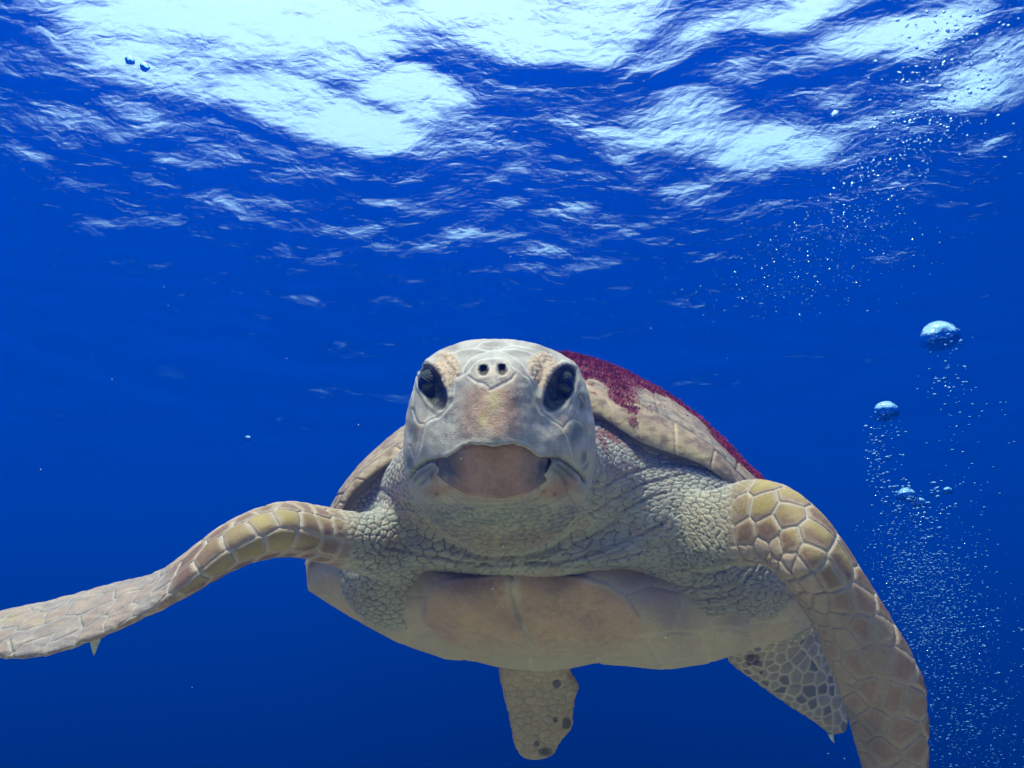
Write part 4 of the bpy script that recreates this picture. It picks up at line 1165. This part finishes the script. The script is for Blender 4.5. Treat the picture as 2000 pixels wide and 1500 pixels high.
# ---- red algae: tufts on the crown of the shell
def algae():
    rs = np.random.RandomState(77)
    m = len(CV)
    area = su * (CPHI[1] - CPHI[0]) * sv * np.maximum(np.repeat(np.gradient(CT), nc), 1e-6)
    w = dens * area; w /= w.sum()
    K = 170000
    pick = rs.choice(m, K, p=w)
    nrm = lambda v: v / np.linalg.norm(v, axis=1, keepdims=True)
    clump = nrm(np.stack([fbm(CV[pick] * 90, 2, 91), fbm(CV[pick] * 90, 2, 93), fbm(CV[pick] * 90, 2, 95)], 1) - .5)
    n = nrm(Nc[pick] + .55 * clump + rs.normal(0, .30, (K, 3))); s = nrm(np.cross(n, rs.normal(0, 1, (K, 3))))
    h = (rs.uniform(.0015, .0045, K) * (.35 + 1.3 * np.clip(dens[pick], 0, 1) * an[pick] * 1.6))[:, None]; r = rs.uniform(.0004, .0010, K)[:, None]
    b = CVd[pick] + rs.normal(0, .0020, (K, 3)) - n * .001; lean = rs.normal(0, .0012, (K, 3))
    V = np.stack([b - s * r, b + s * r, b + n * h * .6 + s * r * .9 + lean * .4, b + n * h * .6 - s * r * .9 + lean * .4, b + n * h + lean], 1).reshape(-1, 3)
    T = np.array([(0, 1, 2), (0, 2, 3), (3, 2, 4)])
    F = (np.arange(K)[:, None, None] * 5 + T[None]).reshape(-1, 3)
    t = NT('red_algae'); p = t.n('BsdfPrincipled', i_Roughness=.9)
    tc = t.n('TexCoord'); nz = t.n('TexNoise', i_Scale=60.0, i_Detail=3.0); t.l(tc.outputs['Object'], nz.inputs['Vector'])
    t.l(t.mix(t.ramp(nz.outputs[0], .35, .65), (.24, .012, .035), (.42, .035, .075)), p.inputs['Base Color']); t.l(p.outputs[0], t.out.inputs['Surface'])
    o = fast_mesh('red_algae', V - BASE, F, t.m, carapace); o['kind'] = 'stuff'
    o['label'] = 'fuzzy crimson algae growing on the crown of the shell'
algae()
# ------------------------------------------------------------------ air bubbles
CAMROT = Matrix.Rotation(R(PITCH), 3, 'X')
def spot(px, py, d):
    return CAMROT @ Vector(P(px, py, d))
t = NT('air_bubble')
gl = t.n('BsdfGlass', i_Roughness=0.0, i_IOR=0.752)
gl.inputs['Color'].default_value = (.82, .95, 1, 1)
t.l(gl.outputs[0], t.out.inputs['Surface'])
BUB = t.m
def ico(sub):
    bm = bmesh.new(); bmesh.ops.create_icosphere(bm, subdivisions=sub, radius=1.0)
    v = np.array([x.co[:] for x in bm.verts]); f = np.array([[x.index for x in g.verts] for g in bm.faces]); bm.free()
    return v, f
brs = np.random.RandomState(404)
ball_v, ball_f = ico(3)
small = bpy.data.meshes.new('small_bubble')
small.from_pydata([tuple(v) for v in ball_v], [], [tuple(x) for x in ball_f.tolist()]); small.polygons.foreach_set('use_smooth', [True] * len(small.polygons)); small.materials.append(BUB)

def dome(name, px, py, rpx, d, flat, label, seed):
    """a wobbling cap of air: domed on top, dented and uneven below"""
    rs = np.random.RandomState(seed)
    v, f = ico(4); v = v.copy(); r = rpx / FPX * d
    lowv = v[:, 2] < 0
    v[lowv, 2] *= flat
    w = fbm(v * 1.6 + seed, 3, seed) - .5
    v *= (1 + np.where(v[:, 2] < .2, .6, .10) * w)[:, None]
    v[:, 2] -= .35 * np.where(lowv, (1 - np.hypot(v[:, 0], v[:, 1]).clip(0, 1)) * -1, 0) * .5
    ob = fast_mesh(name, v * r, f, BUB); ob.location = spot(px, py, d); ob.rotation_euler = (0, R(rs.uniform(-14, 14)), R(rs.uniform(0, 360)))
    ob['label'] = label; ob['category'] = 'bubble'
for a in [(1836, 662, 36, 5.0, .55, 'largest dome shaped air bubble with a bright crescent top, highest of the rising column', 3),
          (1731, 808, 25, 5.0, .6, 'second dome shaped air bubble with a bright edge, below the largest dome bubble', 5),
          (1772, 972, 20, 4.9, .5, 'wide flattened air bubble at the head of the dense bubble stream', 8),
          (1796, 984, 13, 4.9, .6, 'small domed air bubble tucked under the wide flattened bubble', 9),
          (1851, 960, 9, 4.9, .7, 'lone bright air bubble beside the wide flattened bubble', 12),
          (1872, 670, 9, 5.0, .7, 'small bright air bubble clinging to the side of the largest dome bubble', 14),
          (484, 857, 6, 3.2, .8, 'single tiny air bubble drifting alone above the outstretched flipper', 15),
          (254, 118, 9, 4.6, .9, 'dark round air bubble against the white surface, upper of a close pair', 16),
          (283, 131, 9, 4.6, .9, 'dark round air bubble against the white surface, lower of a close pair', 17),
          (1632, 225, 9, 4.6, .8, 'dark air bubble in front of a pale surface patch, apart from the swarm', 18),
          (1710, 121, 5, 4.6, .9, 'bright white air bubble leading the swarm under the surface', 19)]:
    dome('air_bubble', *a)

spots = []      # px, py, r px, depth, family
def add(n, fx, fy, rlo, rhi, dlo, dhi, fam, p=2.2):
    for _ in range(n):
        u = brs.rand()
        spots.append((fx(u), fy(u), rlo + (rhi - rlo) * brs.rand() ** p, brs.uniform(dlo, dhi), fam))
N_ = brs.normal
add(46, lambda u: 1858 + N_(0, 26), lambda u: 705 + 75 * u + N_(0, 10), 1.2, 4.0, 4.8, 5.3, 'trail_a')
add(26, lambda u: 1838 + N_(0, 26), lambda u: 668 + N_(0, 14), 1.2, 4.0, 4.8, 5.3, 'trail_a')
add(120, lambda u: 1722 + N_(0, 22) + 8 * u, lambda u: 810 + 170 * u + N_(0, 8), 1.2, 4.2, 4.8, 5.3, 'trail_b')
add(90, lambda u: 1790 + N_(0, 34), lambda u: 985 + N_(0, 26), 1.3, 5.0, 4.7, 5.4, 'stream')
add(70, lambda u: 1900 + N_(0, 34), lambda u: 780 + 300 * u, 1.1, 2.8, 4.8, 6.0, 'stream')
add(1300, lambda u: 1770 + 60 * u + N_(0, 46 + 18 * u), lambda u: 1010 + 260 * u ** .9 + N_(0, 20), 0.8, 3.2, 5.0, 7.0, 'stream', 3.4)
add(1700, lambda u: 1815 + 75 * u + N_(0, 62 + 25 * u), lambda u: 1080 + 430 * u, 0.8, 3.4, 5.0, 7.5, 'stream', 3.6)
add(320, lambda u: 1860 + N_(0, 75), lambda u: 1200 + 300 * u, 1.2, 4.0, 4.4, 6.0, 'stream', 3.4)
add(520, lambda u: 1905 - 120 * u + N_(0, 62), lambda u: 20 + 260 * u + N_(0, 22), 0.9, 3.6, 4.6, 5.5, 'swarm', 2.8)
add(430, lambda u: 1790 - 150 * u + N_(0, 62), lambda u: 240 + 190 * u + N_(0, 22), 0.8, 2.7, 5.0, 6.5, 'swarm', 3.0)
add(420, lambda u: 1660 - 150 * u + N_(0, 95), lambda u: 430 + 170 * u + N_(0, 24), .75, 2.1, 5.5, 7.5, 'swarm', 3.2)
spots.sort(key=lambda s: -s[2])
FAM = {'trail_a': ('small air bubble trailing under the largest dome bubble', 'bubbles trailing the largest dome bubble'),
       'trail_b': ('small air bubble trailing under the second dome bubble', 'bubbles trailing the second dome bubble'),
       'stream': ('small air bubble in the dense stream rising beside the bent front flipper', 'bubbles streaming up beside the bent flipper'),
       'swarm': ('small air bubble in the loose swarm drifting up to the bright surface', 'bubbles swarming below the surface')}
proto = None
quota = {'trail_a': 40, 'trail_b': 59, 'stream': 100, 'swarm': 90}; chosen, rest = [], []
for q in spots:
    if quota[q[4]] > 0: quota[q[4]] -= 1; chosen.append(q)
    else: rest.append(q)
for x, y, r, d, fam in chosen:
    if proto is None:
        ob = proto = bpy.data.objects.new('air_bubble', small)
    else:
        ob = proto.copy()
    scene.collection.objects.link(ob)
    s = r / FPX * d
    ob.scale = (s * brs.uniform(.95, 1.35), s * brs.uniform(.95, 1.3), s * brs.uniform(.7, 1.0)); ob.location = spot(x, y, d); ob.rotation_euler = (brs.uniform(-.3, .3), brs.uniform(-.5, .5), 0)
    ob['label'], ob['group'] = FAM[fam]; ob['category'] = 'bubble'
v1, f1 = ico(2)
V = np.concatenate([v1 * np.array([1.2, 1.1, .9]) * (r / FPX * d) + np.array(spot(x, y, d))[None] for x, y, r, d, _ in rest])
F = (np.arange(len(rest))[:, None, None] * len(v1) + f1[None]).reshape(-1, 3)
fz = fast_mesh('bubble_fizz', V, F, BUB); fz['kind'] = 'stuff'
fz['label'] = 'mist of pinhead air bubbles rising beside the turtle to the surface'; fz['category'] = 'bubbles'

# drifting specks caught in the light between lens and turtle
t = NT('marine_snow'); p = t.n('BsdfPrincipled', i_Roughness=.8); p.inputs['Base Color'].default_value = (.75, .78, .74, 1); t.l(p.outputs[0], t.out.inputs['Surface'])
pts = [(1115, 828), (1089, 876), (985, 890), (900, 896), (918, 1009), (982, 1068), (981, 1185), (1058, 1200), (962, 1150), (640, 1123), (700, 830), (1420, 700), (560, 700), (320, 560), (1300, 1246), (1218, 1261)]
brs2 = np.random.RandomState(9)
pts += [(brs2.uniform(60, 1950), brs2.uniform(350, 1480)) for _ in range(8)]
v0, f0 = ico(1)
V = np.concatenate([v0 * (brs2.uniform(.5, 1.3) / FPX * .78) + np.array(spot(x, y, .78 * brs2.uniform(.9, 1.02)))[None] for x, y in pts])
F = (np.arange(len(pts))[:, None, None] * len(v0) + f0[None]).reshape(-1, 3)
sn_ = fast_mesh('drifting_specks', V, F, t.m); sn_['kind'] = 'stuff'; sn_['label'] = 'tiny pale specks drifting in the water'; sn_['category'] = 'plankton'
